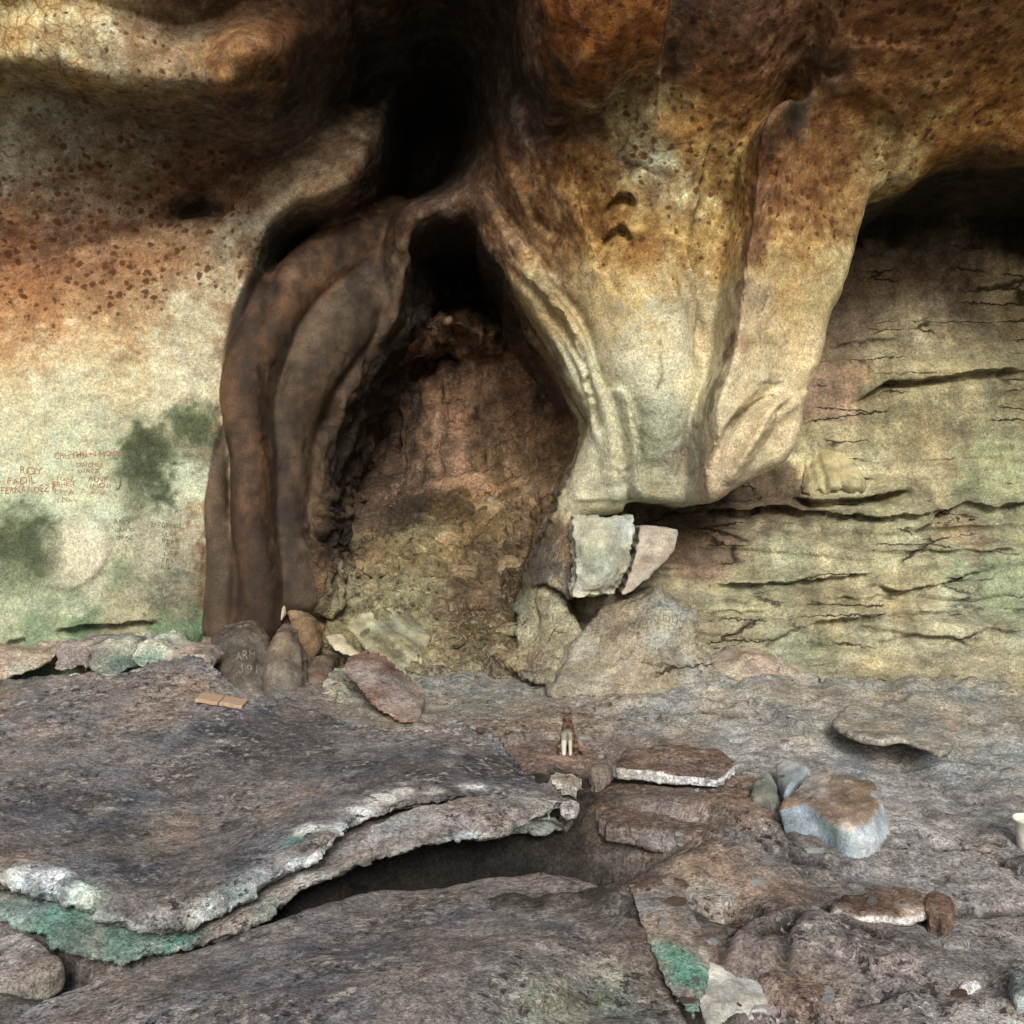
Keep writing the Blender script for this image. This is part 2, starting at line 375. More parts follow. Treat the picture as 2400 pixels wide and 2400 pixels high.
def hits(pts):
    q = np.array([hit(*p) for p in pts]); return q
CRACKS = []
def crack(pts, w=.011, amp=.02, k=.6):
    relief(pts, w, amp); q = hits(pts); CRACKS.append((smooth_line(q[:, [0, 2]], 1), q[:, 1].mean(), w * .8, k))
def relief(pts, w, amp, taper=True, near=None):   # raise (amp<0) or carve (amp>0) along a line
    global YY
    q = hits(pts); L = smooth_line(q[:, [0, 2]])
    x0, x1 = L[:, 0].min() - 3 * w, L[:, 0].max() + 3 * w; z0, z1 = L[:, 1].min() - 3 * w, L[:, 1].max() + 3 * w
    i0, i1 = np.searchsorted(gx, [x0, x1]); j0, j1 = np.searchsorted(gz, [z0, z1])
    if i1 <= i0 or j1 <= j0: return
    X, Z = XX[i0:i1, j0:j1], ZZ[i0:i1, j0:j1]
    d, t = line_d(L, X, Z)
    g = np.exp(-(d / w) ** 2)
    if taper: g = g * np.clip(4 * t * (1 - t), 0, 1) ** .5
    yd = q[:, 1].mean() if near is None else near
    g = g * np.exp(-((YY[i0:i1, j0:j1] - yd) / .5) ** 2)
    YY[i0:i1, j0:j1] += amp * g
def ledge(pts, w, amp, jag=.015, seed=1):    # rock above the line juts out, rock just below is undercut
    global YY
    q = hits(pts); L = q[:, [0, 2]]; L = L[np.argsort(L[:, 0])]
    i0, i1 = np.searchsorted(gx, [L[0, 0], L[-1, 0]])
    if i1 <= i0 + 1: return
    xs = gx[i0:i1]; zl = np.interp(xs, L[:, 0], L[:, 1])
    zl = zl + jag * fbm(np.c_[xs * 9, xs * 0 + seed * 3.3, xs * 0], 4, seed)
    u = (xs - xs[0]) / (xs[-1] - xs[0]); fade = np.clip(np.minimum(u, 1 - u) * 7, 0, 1)
    s = ZZ[i0:i1] - zl[:, None]
    CRACKS.append((np.c_[xs, zl - .006][::3], q[:, 1].mean(), .011, .6))
    g = np.where(s < 0, np.clip(1 + s / w, 0, 1) ** 1.5, 0) * amp
    g = g - np.where(s >= 0, np.exp(-s / (w * .8)), 0) * amp * .35
    yd = q[:, 1].mean()
    YY[i0:i1] += g * fade[:, None] * np.exp(-((YY[i0:i1] - yd) / .6) ** 2)

def fold(pts, w, amp, side=1, up=.45):        # a fold: the stone on one side of the line overlaps the other, with a sharp edge
    q = hits(pts); L = smooth_line(q[:, [0, 2]]); m_ = 4 * w
    i0, i1 = np.searchsorted(gx, [L[:, 0].min() - m_, L[:, 0].max() + m_]); j0, j1 = np.searchsorted(gz, [L[:, 1].min() - m_, L[:, 1].max() + m_])
    if i1 <= i0 or j1 <= j0: return
    X, Z = XX[i0:i1, j0:j1], ZZ[i0:i1, j0:j1]
    o_ = .012 * fbm(np.c_[X.ravel() * 7, Z.ravel() * 7, X.ravel() * 0], 3, 17).reshape(X.shape)
    best = np.full(X.shape, 1e9); sg = np.ones(X.shape)
    for a, b in zip(L[:-1], L[1:]):
        e = b - a; wx, wz = X + o_ - a[0], Z - a[1]; t = np.clip((wx * e[0] + wz * e[1]) / (e @ e + 1e-12), 0, 1)
        d2 = (wx - e[0] * t) ** 2 + (wz - e[1] * t) ** 2; k = d2 < best
        best = np.where(k, d2, best); sg = np.where(k, np.sign(e[0] * wz - e[1] * wx), sg)
    d = np.sqrt(best); _, t = line_d(L, X, Z)
    g = np.where(sg * side > 0, amp * np.exp(-d / w), -up * amp * np.exp(-d / (w * 1.3))) * np.clip(4 * t * (1 - t), 0, 1) ** .6
    YY[i0:i1, j0:j1] += g * np.exp(-((YY[i0:i1, j0:j1] - q[:, 1].mean()) / .5) ** 2)

COLS = [
 [(522, 1475, 5.93, 44), (523, 1400, 5.91, 42), (516, 1290, 5.93, 36), (508, 1200, 5.98, 28), (510, 1120, 6.05, 20), (520, 1040, 6.12, 10)],
 [(602, 1465, 5.96, 58), (600, 1380, 5.94, 51), (592, 1230, 5.94, 44), (582, 1100, 5.96, 42), (570, 980, 6.0, 47), (574, 880, 6.06, 55), (604, 790, 6.16, 58), (648, 715, 6.28, 62), (725, 640, 6.44, 70), (830, 575, 6.58, 74), (930, 520, 6.75, 60)],
 [(697, 1400, 6.1, 50), (686, 1320, 6.13, 46), (668, 1200, 6.18, 43), (664, 1090, 6.22, 46), (680, 980, 6.3, 56), (720, 870, 6.4, 72), (775, 780, 6.52, 86), (840, 700, 6.64, 92), (885, 620, 6.72, 84), (905, 530, 6.8, 60)],
 [(652, 1430, 6.12, 28), (646, 1300, 6.15, 27), (640, 1180, 6.2, 24), (640, 1060, 6.28, 18)],
 [(728, 1250, 6.26, 20), (722, 1150, 6.32, 26), (745, 1050, 6.4, 32), (790, 925, 6.52, 36), (850, 815, 6.64, 38), (925, 745, 6.72, 32)]]
CPATH = []
for c in COLS:
    CPATH.append(smooth_line(np.array([np.r_[un(a, b, d), h * d / F] for a, b, d, h in c]), 2))
def col_field(k, X, Z):
    P = CPATH[k]; d, t = line_d(P[:, [0, 2]], X, Z)
    T = np.r_[0, np.cumsum(np.linalg.norm(np.diff(P[:, [0, 2]], axis=0), axis=1))]; T /= T[-1]
    return d, np.interp(t, T, P[:, 1]), np.interp(t, T, P[:, 3])
for k in (4, 3, 0, 2, 1):
    d, yc, r = col_field(k, XX + .01 * np.sin(ZZ * 9 + k), ZZ)
    u = d / r; yt = np.where(u < 1, yc - 1.05 * r * np.sqrt(np.clip(1 - u * u, 0, 1)), yc + (d - r) * 5)
    YY = np.where(u < 1.5, smin(YY, yt, .012), YY)

# folds of the hanging mass
for pts, w, a, sd in [
    ([(1262, 733), (1310, 775), (1345, 830), (1375, 905), (1400, 1030)], .05, .07, 1),
    ([(1180, 600), (1293, 702), (1349, 783), (1385, 932), (1413, 1056)], .06, .06, 1),
    ([(1405, 925), (1435, 908), (1468, 932), (1487, 1000), (1490, 1100), (1488, 1210)], .09, .11, 1),
    ([(1672, 1056), (1690, 1010), (1728, 965), (1780, 930), (1850, 915)], .07, .09, -1),
    ([(1635, 1165), (1660, 1056), (1690, 990)], .05, .06, 1),
    ([(1815, 985), (1830, 955), (1860, 930), (1910, 905)], .06, .09, 1),
    ([(1790, 1045), (1797, 1000), (1812, 955)], .04, .04, -1),
    ([(1335, 310), (1350, 400), (1366, 520), (1395, 610), (1440, 700)], .07, .06, 1),
    ([(1120, 430), (1180, 500), (1240, 590), (1330, 690)], .05, .06, 1),
    ([(1060, 60), (1110, 190), (1150, 300), (1165, 350)], .08, .10, -1),
    ([(1230, 300), (1262, 400), (1290, 470)], .05, .05, 1),
    ([(1600, 560), (1632, 650), (1640, 740), (1625, 830)], .10, .06, 1),
    ([(1425, 362), (1480, 385), (1575, 445)], .05, .06, 1),
    ([(1690, 250), (1640, 420), (1620, 560)], .08, .04, 1),
    ([(1990, 200), (2080, 250), (2120, 330)], .10, .06, -1),
    ([(1835, 330), (1820, 410), (1788, 470), (1770, 560)], .05, .06, -1),
    ([(1960, 60), (2060, 110), (2200, 120)], .08, .05, 1),
]: fold(pts, w, a, sd)
# ribs and flutes of the hanging mass
for pts, w, a in [
    ([(1120, 400), (1150, 520), (1230, 640), (1330, 740), (1390, 870), (1430, 1050), (1440, 1200)], .055, -.10),
    ([(1180, 640), (1270, 740), (1340, 870), (1380, 970), (1405, 1060)], .035, -.07),
    ([(1240, 700), (1310, 790), (1365, 900), (1395, 1000)], .02, .05),
    ([(1260, 640), (1360, 730), (1400, 850), (1420, 930)], .03, .06),
    ([(1440, 910), (1475, 960), (1485, 1080), (1470, 1200)], .045, -.09),
    ([(1490, 930), (1500, 1040), (1495, 1150)], .025, .05),
    ([(1560, 560), (1610, 660), (1640, 780), (1650, 900)], .06, .07),
    ([(1640, 900), (1620, 1010), (1600, 1120)], .05, .05),
    ([(1700, 1140), (1740, 1060), (1800, 960), (1870, 920)], .06, -.13),
    ([(1660, 1120), (1690, 1040), (1760, 940), (1840, 900)], .03, .07),
    ([(1800, 1000), (1820, 960), (1880, 930)], .02, .06),
    ([(1890, 215), (1870, 260), (1850, 300)], .06, .05),
    ([(1990, 150), (1920, 170)], .035, .10),
    ([(1440, 372), (1470, 385), (1500, 402)], .02, .05),
    ([(1350, 150), (1370, 200), (1340, 240)], .09, -.10),
    ([(1130, 60), (1200, 160), (1290, 230), (1400, 290), (1440, 340)], .09, .14),
    ([(1240, 330), (1290, 300), (1340, 310)], .05, .08),
    ([(1160, 330), (1190, 430), (1250, 510)], .06, -.09),
    ([(1290, 420), (1340, 500), (1400, 620)], .05, -.05),
    ([(1230, 450), (1260, 520), (1320, 560)], .025, .06),
    ([(580, 560), (640, 640), (620, 800)], .06, .05),
]: relief(pts, w * .8, a * 1.15)
# the two small arrow-shaped notches
for cx, cy in ((1462, 452), (1455, 530)):
    ledge([(cx - 48, cy + 44), (cx - 18, cy + 10), (cx, cy), (cx + 14, cy + 9), (cx + 34, cy + 34)], .075, .11, .003, 7)
for pts in ([(1498, 255), (1480, 300), (1452, 365)], [(1632, 395), (1618, 440), (1580, 490)], [(1575, 105), (1573, 160), (1570, 222)], [(1790, 570), (1788, 610), (1792, 650)], [(1800, 690), (1790, 715), (1776, 735)],
            [(1545, 800), (1552, 860), (1540, 915)], [(1680, 880), (1660, 940), (1648, 990)], [(1598, 955), (1592, 1000)], [(1470, 1100), (1465, 1150), (1466, 1205)], [(1440, 1095), (1455, 1110), (1466, 1140)], [(1690, 905), (1700, 830), (1712, 790)],
            [(660, 430), (668, 465), (665, 490)], [(1780, 905), (1830, 890)], [(1250, 60), (1300, 75), (1330, 70)], [(1345, 1225), (1420, 1222), (1480, 1216)], [(140, 130), (150, 165), (145, 185)], [(1700, 560), (1690, 640)], [(1060, 900), (1055, 980), (1040, 1040)], [(1120, 940), (1110, 1000), (1070, 1010)], [(960, 940), (955, 1010)]):
    crack(pts)
# pit in the left wall, and the blister of paler stone
relief([(430, 488), (470, 482), (505, 484)], .06, .16, False)
relief([(150, 1250), (190, 1280), (180, 1310)], .20, -.05, False)
_c = hit(150, 1285); BLI = (_c[0], _c[2], .235)
_r = np.hypot(XX - BLI[0], ZZ - BLI[1]); _r = _r + .01 * fbm(np.c_[XX.ravel() * 6, ZZ.ravel() * 6, XX.ravel() * 0], 3, 95).reshape(XX.shape)
YY -= np.where(YY < 6.3, .035 * sstep(BLI[2], BLI[2] - .02, _r) * sstep(-.25, .12, XX - BLI[0]), 0)
# chimney above the arch
relief([(1000, 40), (1010, 150), (1010, 300), (990, 400)], .22, .5, False)
relief([(800, 200), (900, 130), (980, 60)], .10, .2)
# hood and pocket at the back of the recess
relief([(930, 810), (1000, 775), (1080, 770), (1150, 800)], .085, -.24, False)
ledge([(930, 850), (990, 845), (1040, 815), (1075, 815), (1090, 850)], .14, .45, .02, 4)
ledge([(960, 700), (1010, 690), (1060, 685), (1110, 695), (1160, 720)], .14, .2, .02, 5)
relief([(760, 1000), (800, 1050), (830, 1120)], .16, .35, False)
# beds of the layered wall
for k, (pts, w, a) in enumerate([
    ([(1990, 945), (2030, 925), (2080, 895), (2150, 890), (2250, 880), (2330, 868), (2420, 868)], .10, .14),
    ([(1480, 1205), (1600, 1200), (1720, 1195), (1850, 1190), (1980, 1205), (2060, 1212), (2150, 1205), (2240, 1195)], .10, .16),
    ([(1850, 1165), (1880, 1170), (1940, 1175), (2000, 1168), (2060, 1158), (2140, 1145)], .10, .22),
    ([(2150, 1245), (2200, 1200), (2260, 1180), (2330, 1190), (2420, 1175)], .10, .12),
    ([(2040, 1295), (2120, 1292), (2250, 1290), (2420, 1285)], .04, .07),
    ([(1660, 1370), (1760, 1372), (1850, 1365), (1960, 1350), (2040, 1343), (2060, 1345)], .08, .11),
    ([(2030, 1360), (2100, 1385), (2180, 1370), (2330, 1325)], .06, .08),
    ([(1640, 1430), (1740, 1432), (1800, 1428)], .05, .08),
    ([(1790, 1510), (1850, 1475), (1950, 1450), (2100, 1440), (2250, 1430)], .05, .07),
    ([(1700, 1405), (1850, 1415), (1980, 1400), (2100, 1395)], .04, .05),
    ([(2270, 1420), (2330, 1430), (2420, 1425)], .04, .06),
    ([(2290, 1465), (2350, 1475), (2420, 1478)], .04, .06),
    ([(1890, 1510), (2000, 1508), (2150, 1490), (2300, 1500)], .04, .05),
    ([(1560, 1520), (1620, 1505), (1640, 1490)], .05, .08),
    ([(1360, 1590), (1440, 1580), (1560, 1555)], .04, .06),
    ([(1620, 1580), (1680, 1565)], .05, .08),
    ([(2070, 1615), (2150, 1605), (2190, 1590)], .04, .06),
    ([(1940, 810), (2020, 800), (2120, 790)], .04, .05),
    ([(120, 1480), (200, 1470), (270, 1462), (380, 1455)], .07, .12),
    ([(10, 1505), (70, 1495)], .05, .10),
    ([(200, 1500), (300, 1495), (400, 1500), (470, 1510)], .05, .08),
    ([(1270, 1370), (1300, 1375), (1340, 1400)], .06, .12),
    ([(830, 1120), (900, 1060)], .03, .04),
]): ledge(pts, w, a, .012, k + 2)
# fine beds everywhere on the layered wall
_m = sstep(6.9, 6.2, YY) * (XX > .35) * sstep(1.95, 1.3, ZZ) * (YY > 5.2)
_wz = ZZ + .06 * fbm(np.c_[XX.ravel() * 1.2, ZZ.ravel() * 1.2, YY.ravel()], 3, 91).reshape(XX.shape) + .035 * XX
_q = np.c_[XX.ravel() * .9, (_wz * 9).ravel(), np.zeros(XX.size)]
_b = vnoise(_q, 33).reshape(XX.shape); _b2 = vnoise(_q * np.array([1.7, 2.6, 1]), 35).reshape(XX.shape)
YY += _m * (.06 * _b + .035 * np.sign(_b2) * np.abs(_b2) ** .5)

# closed block -> voxel skin
nx, nz = len(gx), len(gz)
V = np.c_[XX.ravel(), YY.ravel(), ZZ.ravel()]
idx = np.arange(nx * nz).reshape(nx, nz)
def quads(I): return np.c_[I[:-1, :-1].ravel(), I[1:, :-1].ravel(), I[1:, 1:].ravel(), I[:-1, 1:].ravel()]
BK = 8.9
Vb = V.copy(); Vb[:, 1] = BK
Q = [quads(idx), quads(idx + nx * nz)[:, ::-1]]
for e in (idx[0, :], idx[-1, ::-1], idx[::-1, 0], idx[:, -1]):
    Q.append(np.c_[e[:-1], e[1:], e[1:] + nx * nz, e[:-1] + nx * nz])
me = np_mesh("wall_raw", np.vstack([V, Vb]), np.vstack(Q))
V, Q = voxel(me, .012, 2, .5)
N = normals(V, Q)
keep = (V[Q][:, :, 1].max(1) < BK - .03) & (np.abs(V[Q][:, :, 0]).max(1) < GX1 - .02) & (V[Q][:, :, 2].max(1) < GZ1 - .02)
Q = Q[keep]

def classify(V):
    """weights of the recess and the layered wall, from where a point lies"""
    x, y, z = V[:, 0], V[:, 1], V[:, 2]
    so_ = poly_sd(smooth_poly(P2(OPEN, 6.15)), x, z); sa = poly_sd(smooth_poly(P2(ALC, 5.42), 1), x, z)
    return so_, sa
so_, sa = classify(V)
w_rec = sstep(-.04, .04, so_); w_alc = sstep(-.03, .03, sa) * (1 - w_rec * (V[:, 0] < .4))
w_front = np.clip(1 - np.maximum(w_rec, w_alc), 0, 1)
rough_amp = w_front * .010 + w_rec * .045 + w_alc * .014
lowrec = w_rec * sstep(1.9, 1.4, V[:, 2])
D = rough_amp * fbm(V * 2.6, 4, 3) + (w_front * .005 + w_rec * .014 + w_alc * .008) * fbm(V * 14, 4, 8)
D -= w_front * .009 * sstep(.25, .6, vnoise(V * 9, 12)) * sstep(-.1, .4, fbm(V * 2.2, 2, 13))              # shallow pits
_up = w_rec * sstep(1.5, 2.0, V[:, 2]); _rd = 1 - np.abs(fbm(V * np.array([7, 3, 1.1]), 4, 14))
D += _up * (.07 * (_rd - .75) + .03 * np.sign(vnoise(V * 8, 15)) * np.abs(vnoise(V * 8, 15)) ** .6)          # runnels and crags
# blocky rubble in the lower recess
cell = V * np.array([5.5, 5.5, 8.0]) + .8 * np.c_[fbm(V * 3, 2, 41), fbm(V * 3, 2, 42), fbm(V * 3, 2, 43)]
D += lowrec * .07 * np.round(3.2 * np.abs(vnoise(cell * .62, 52))) / 3.2
D += lowrec * (.08 * np.abs(vnoise(cell, 50)) + .06 * np.abs(vnoise(cell * 2.3, 51)) - .03)
V = V + N * D[:, None]

# ---- the stone's colours, with shade painted in dark: (pixel, colour, reach in metres, blotches, cracks, flakes)
CREAM = (.64, .63, .47); CREAMG = (.52, .59, .45); OCH = (.44, .26, .11); OCHD = (.24, .115, .05); RUST = (.30, .13, .055)
GREYG = (.36, .37, .28); SHADE = (.035, .026, .02); BRN = (.17, .10, .06); BRNL = (.27, .18, .105); PINK = (.36, .25, .19)  # the near-black is shade painted into recess, chimney and hollows
MOSS = (.06, .08, .045); YEL = (.58, .43, .19); GRN = (.30, .38, .25); OLV = (.36, .33, .19); PURP = (.29, .20, .17); DKBR = (.09, .055, .035)
PAINT = [
 # left wall
 (60, 60, YEL, .35, .25, .9, 0), (250, 60, YEL, .35, .25, .9, 0), (200, 150, CREAM, .25, .35, .5, 0), (330, 150, (.34, .27, .19), .25, .5, .2, 0), (420, 100, (.33, .24, .15), .25, .5, .1, 0),
 (500, 140, OCH, .22, .3, .2, 0), (590, 100, RUST, .22, .3, 0, 0), (640, 60, OCHD, .2, .2, 0, 0), (450, 20, DKBR, .25, .2, 0, 0), (560, 10, DKBR, .25, 0, 0, 0), (760, 0, DKBR, .3, 0, 0, 0),
 (60, 260, (.20, .19, .14), .3, .25, 0, 0), (200, 300, (.20, .18, .13), .3, .5, 0, 0), (60, 380, (.24, .22, .16), .3, .55, 0, 0), (350, 270, (.13, .10, .07), .3, .6, 0, 0), (450, 280, (.11, .08, .06), .3, .5, 0, 0),
 (300, 400, (.24, .19, .13), .3, .85, 0, 0), (520, 280, (.12, .085, .06), .25, .4, 0, 0), (620, 220, SHADE, .25, 0, 0, 0), (700, 280, (.16, .12, .085), .2, 0, 0, 0), (640, 330, (.24, .17, .11), .15, .1, 0, 0),
 (800, 320, (.40, .27, .18), .15, 0, 0, 0), (720, 420, (.44, .31, .20), .2, 0, 0, 0), (640, 440, (.48, .38, .27), .12, 0, 0, 0), (860, 270, (.30, .21, .14), .1, 0, 0, 0),
 (470, 400, (.24, .12, .075), .2, .6, 0, 0), (560, 420, (.33, .19, .12), .12, .4, 0, 0), (470, 484, SHADE, .08, 0, 0, 0), (60, 520, (.21, .11, .07), .25, 1, 0, 0), (250, 520, (.21, .10, .062), .25, 1, 0, 0), (420, 560, (.34, .21, .12), .22, 1, 0, 0),
 (60, 640, (.29, .14, .065), .25, .95, 0, 0), (250, 640, (.31, .165, .08), .25, .95, 0, 0), (420, 640, (.42, .29, .17), .22, .8, 0, 0), (530, 560, (.30, .26, .19), .15, .4, 0, 0),
 (60, 740, (.38, .20, .09), .2, .5, 0, 0), (250, 740, (.44, .28, .14), .2, .35, 0, 0), (450, 740, CREAM, .2, .1, 0, 0), (40, 800, (.42, .26, .13), .15, .2, 0, 0), (250, 820, (.52, .42, .25), .2, 0, 0, 0), (100, 880, CREAM, .25, 0, 0, 0),
 (380, 860, CREAM, .25, 0, 0, 0), (60, 970, (.56, .54, .36), .25, 0, .1, 0), (260, 960, (.58, .55, .37), .25, 0, .1, 0), (480, 820, (.44, .40, .29), .15, 0, 0, 0), (470, 1000, MOSS, .08, .2, 0, 0), (480, 1060, (.26, .24, .16), .08, .2, 0, 0),
 (60, 1080, CREAMG, .25, 0, .1, 0), (200, 1100, CREAMG, .22, 0, .1, 0), (345, 1050, (.045, .055, .03), .10, .3, 0, 0), (345, 1110, (.05, .065, .04), .10, .3, 0, 0), (430, 1130, CREAMG, .12, 0, 0, 0), (320, 1160, (.15, .17, .11), .06, .3, 0, 0),
 (40, 1250, MOSS, .11, .2, 0, 0), (90, 1310, (.07, .09, .055), .11, .2, 0, 0), (20, 1330, (.20, .24, .15), .10, .2, 0, 0), (190, 1260, (.62, .60, .47), .12, 0, 0, 0), (225, 1320, (.62, .60, .48), .08, 0, 0, 0), (250, 1210, CREAMG, .15, 0, 0, 0),
 (330, 1250, (.36, .35, .27), .1, .3, 0, 0), (420, 1280, (.44, .45, .35), .15, .1, 0, 0), (320, 1380, GREYG, .1, .2, 0, .2), (420, 1380, (.17, .18, .13), .12, .4, 0, .2), (290, 1350, (.16, .23, .14), .06, .2, 0, 0), (60, 1420, (.38, .43, .30), .15, .1, 0, .2),
 (150, 1440, (.28, .34, .23), .12, .2, 0, .2), (220, 1400, (.44, .47, .35), .1, .1, 0, .2), (210, 1450, (.13, .21, .13), .06, .1, 0, 0), (100, 1490, (.17, .26, .15), .08, 0, 0, 0), (300, 1460, (.42, .42, .30), .1, 0, 0, .3), (420, 1470, (.14, .22, .13), .07, .1, 0, .2), (250, 1490, (.30, .27, .18), .1, 0, 0, .2),
 # arch and chimney
 (1000, 60, SHADE, .35, 0, 0, 0), (1000, 250, SHADE, .35, 0, 0, 0), (1000, 400, SHADE, .25, 0, 0, 0), (850, 160, SHADE, .3, 0, 0, 0), (900, 400, SHADE, .25, 0, 0, 0), (1100, 250, SHADE, .2, 0, 0, 0), (1060, 462, (.26, .16, .12), .10, .3, 0, .1), (965, 490, (.24, .15, .11), .10, .3, 0, .1), (1110, 470, (.24, .155, .115), .08, .3, 0, .1), (930, 620, (.22, .145, .10), .1, .3, 0, .1),
 (740, 540, SHADE, .2, 0, 0, 0), (640, 600, SHADE, .15, 0, 0, 0), (850, 560, DKBR, .2, 0, 0, 0), (900, 600, BRN, .15, .2, 0, .1), (700, 680, BRN, .15, 0, 0, .1), (850, 700, (.12, .075, .05), .2, .3, 0, .1), (600, 800, BRN, .15, 0, 0, 0), (720, 850, (.15, .10, .065), .2, 0, 0, 0), (650, 1100, BRN, .25, 0, 0, 0), (560, 1300, BRN, .25, 0, 0, 0),
 # hanging mass
 (1140, 420, (.13, .08, .055), .12, 0, 0, .1), (1180, 340, (.16, .09, .06), .12, .1, 0, 0), (1240, 300, (.10, .06, .045), .12, 0, 0, 0), (1200, 480, (.30, .19, .12), .12, .2, 0, .1), (1250, 420, (.32, .19, .11), .15, .3, 0, .1), (1300, 520, (.36, .23, .13), .15, .3, 0, .1), (1180, 560, (.36, .25, .17), .08, 0, 0, .1),
 (1250, 60, (.10, .055, .04), .15, .1, 0, 0), (1330, 60, RUST, .2, .5, 0, .1), (1430, 60, (.40, .17, .07), .2, .6, 0, .1), (1500, 60, RUST, .2, .5, 0, .1), (1350, 190, (.30, .16, .09), .12, .3, 0, 0), (1160, 150, SHADE, .2, 0, 0, 0), (1300, 240, SHADE, .10, 0, 0, 0), (1230, 190, SHADE, .12, 0, 0, 0), (1200, 280, SHADE, .12, 0, 0, 0), (1390, 295, (.07, .05, .035), .08, .1, 0, 0), (1320, 165, SHADE, .05, 0, 0, 0),
 (1480, 200, (.40, .31, .19), .15, .6, 0, 0), (1500, 280, (.48, .42, .27), .18, .7, 0, 0), (1560, 360, CREAM, .18, .6, 0, 0), (1530, 440, CREAM, .15, .5, 0, 0), (1470, 388, (.07, .05, .035), .05, 0, 0, 0), (1525, 425, (.10, .075, .05), .05, 0, 0, 0), (1620, 320, OCH, .2, .5, 0, 0), (1680, 250, (.42, .23, .10), .2, .5, 0, 0), (1640, 130, (.27, .15, .10), .15, .3, 0, 0), (1620, 40, (.07, .045, .035), .2, .1, 0, 0), (1740, 40, (.14, .08, .055), .2, .2, 0, 0),
 (1800, 120, (.30, .17, .11), .18, .3, 0, 0), (1720, 180, (.40, .22, .12), .18, .3, 0, 0), (1680, 440, (.50, .36, .17), .2, .5, 0, 0), (1600, 470, (.54, .45, .27), .15, .4, 0, 0), (1380, 380, (.40, .23, .11), .15, .3, 0, 0), (1400, 460, (.40, .24, .11), .12, .3, 0, 0), (1460, 480, OCH, .1, .2, 0, 0), (1450, 590, (.42, .26, .12), .18, .4, 0, 0), (1560, 580, (.45, .31, .15), .18, .5, 0, 0), (1650, 580, (.48, .34, .17), .18, .4, 0, 0),
 (1440, 700, (.52, .42, .24), .18, .1, 0, 0), (1560, 720, CREAM, .2, 0, 0, 0), (1640, 720, (.50, .44, .29), .15, 0, 0, 0), (1480, 780, CREAM, .15, 0, 0, 0), (1580, 860, (.58, .56, .40), .2, 0, 0, 0), (1400, 760, (.46, .41, .27), .15, 0, 0, 0), (1320, 700, (.34, .28, .18), .12, 0, 0, 0), (1380, 880, (.46, .46, .33), .12, 0, 0, 0), (1450, 940, (.50, .51, .38), .1, 0, 0, 0),
 (1530, 1000, (.45, .47, .35), .12, 0, 0, 0), (1530, 1090, (.36, .36, .27), .12, .1, 0, 0), (1500, 1060, (.28, .31, .23), .06, .2, 0, 0), (1600, 1090, (.46, .41, .32), .12, 0, 0, 0), (1540, 1150, (.36, .37, .27), .1, 0, 0, 0), (1440, 1100, (.48, .49, .37), .1, 0, 0, 0), (1410, 1190, (.47, .45, .33), .1, 0, 0, 0), (1360, 1020, (.42, .42, .27), .08, 0, 0, 0),
 (1860, 250, SHADE, .1, 0, 0, 0), (1960, 160, DKBR, .1, .1, 0, 0), (1800, 300, (.15, .09, .06), .1, .1, 0, 0), (1900, 380, (.30, .16, .08), .15, .4, 0, 0), (1980, 300, (.33, .19, .09), .18, .5, 0, 0), (1860, 480, (.33, .17, .085), .15, .7, 0, 0), (1920, 440, (.28, .16, .08), .15, .7, 0, 0), (1800, 330, (.15, .09, .06), .06, .1, 0, 0), (1775, 430, (.17, .10, .065), .06, .1, 0, 0), (1762, 560, (.19, .115, .075), .06, 0, 0, 0), (1738, 680, (.22, .15, .10), .05, 0, 0, 0), (1712, 800, (.26, .19, .13), .05, 0, 0, 0), (1870, 580, (.46, .31, .15), .15, .4, 0, 0), (1960, 480, (.44, .30, .15), .12, .3, 0, 0),  # crease strip: brown stone with its shade painted in
 (2050, 60, (.34, .20, .13), .2, .8, 0, 0), (2200, 60, (.30, .17, .10), .2, .9, 0, 0), (2350, 60, (.26, .15, .085), .2, .5, 0, 0), (2100, 180, (.33, .19, .10), .2, .5, 0, 0), (2280, 180, (.36, .20, .09), .25, .4, 0, 0), (2150, 280, (.50, .38, .20), .15, .1, 0, 0), (2080, 380, (.52, .42, .23), .12, .1, 0, 0), (2000, 540, (.52, .41, .24), .15, .1, 0, 0), (2300, 290, (.44, .24, .10), .2, .4, 0, 0), (2400, 250, (.42, .23, .10), .2, .4, 0, 0),
 (1850, 680, (.58, .48, .29), .2, 0, 0, 0), (1940, 640, (.58, .49, .29), .15, 0, 0, 0), (1760, 720, (.42, .33, .22), .12, 0, 0, 0), (1820, 820, (.60, .53, .35), .2, 0, 0, 0), (1720, 880, (.48, .43, .30), .12, 0, 0, 0), (1900, 840, (.56, .48, .31), .12, 0, 0, 0), (1760, 1020, (.60, .53, .37), .12, 0, 0, 0), (1850, 980, (.58, .52, .36), .1, 0, 0, 0), (1690, 1060, (.44, .37, .27), .08, 0, 0, 0), (1650, 1150, (.38, .31, .22), .1, 0, 0, 0), (1300, 820, (.28, .24, .16), .06, 0, 0, 0),
 # recess
 (1030, 560, SHADE, .35, 0, 0, 0), (1060, 650, SHADE, .35, 0, 0, 0), (1050, 700, (.17, .105, .09), .08, 0, 0, .1), (1060, 780, (.36, .225, .155), .15, .6, 0, .1), (1000, 800, (.30, .195, .135), .12, .5, 0, .1), (900, 900, SHADE, .3, 0, 0, 0), (830, 1030, SHADE, .35, 0, 0, 0), (760, 1100, SHADE, .3, 0, 0, 0), (1080, 900, (.33, .20, .135), .2, .2, 0, .2),
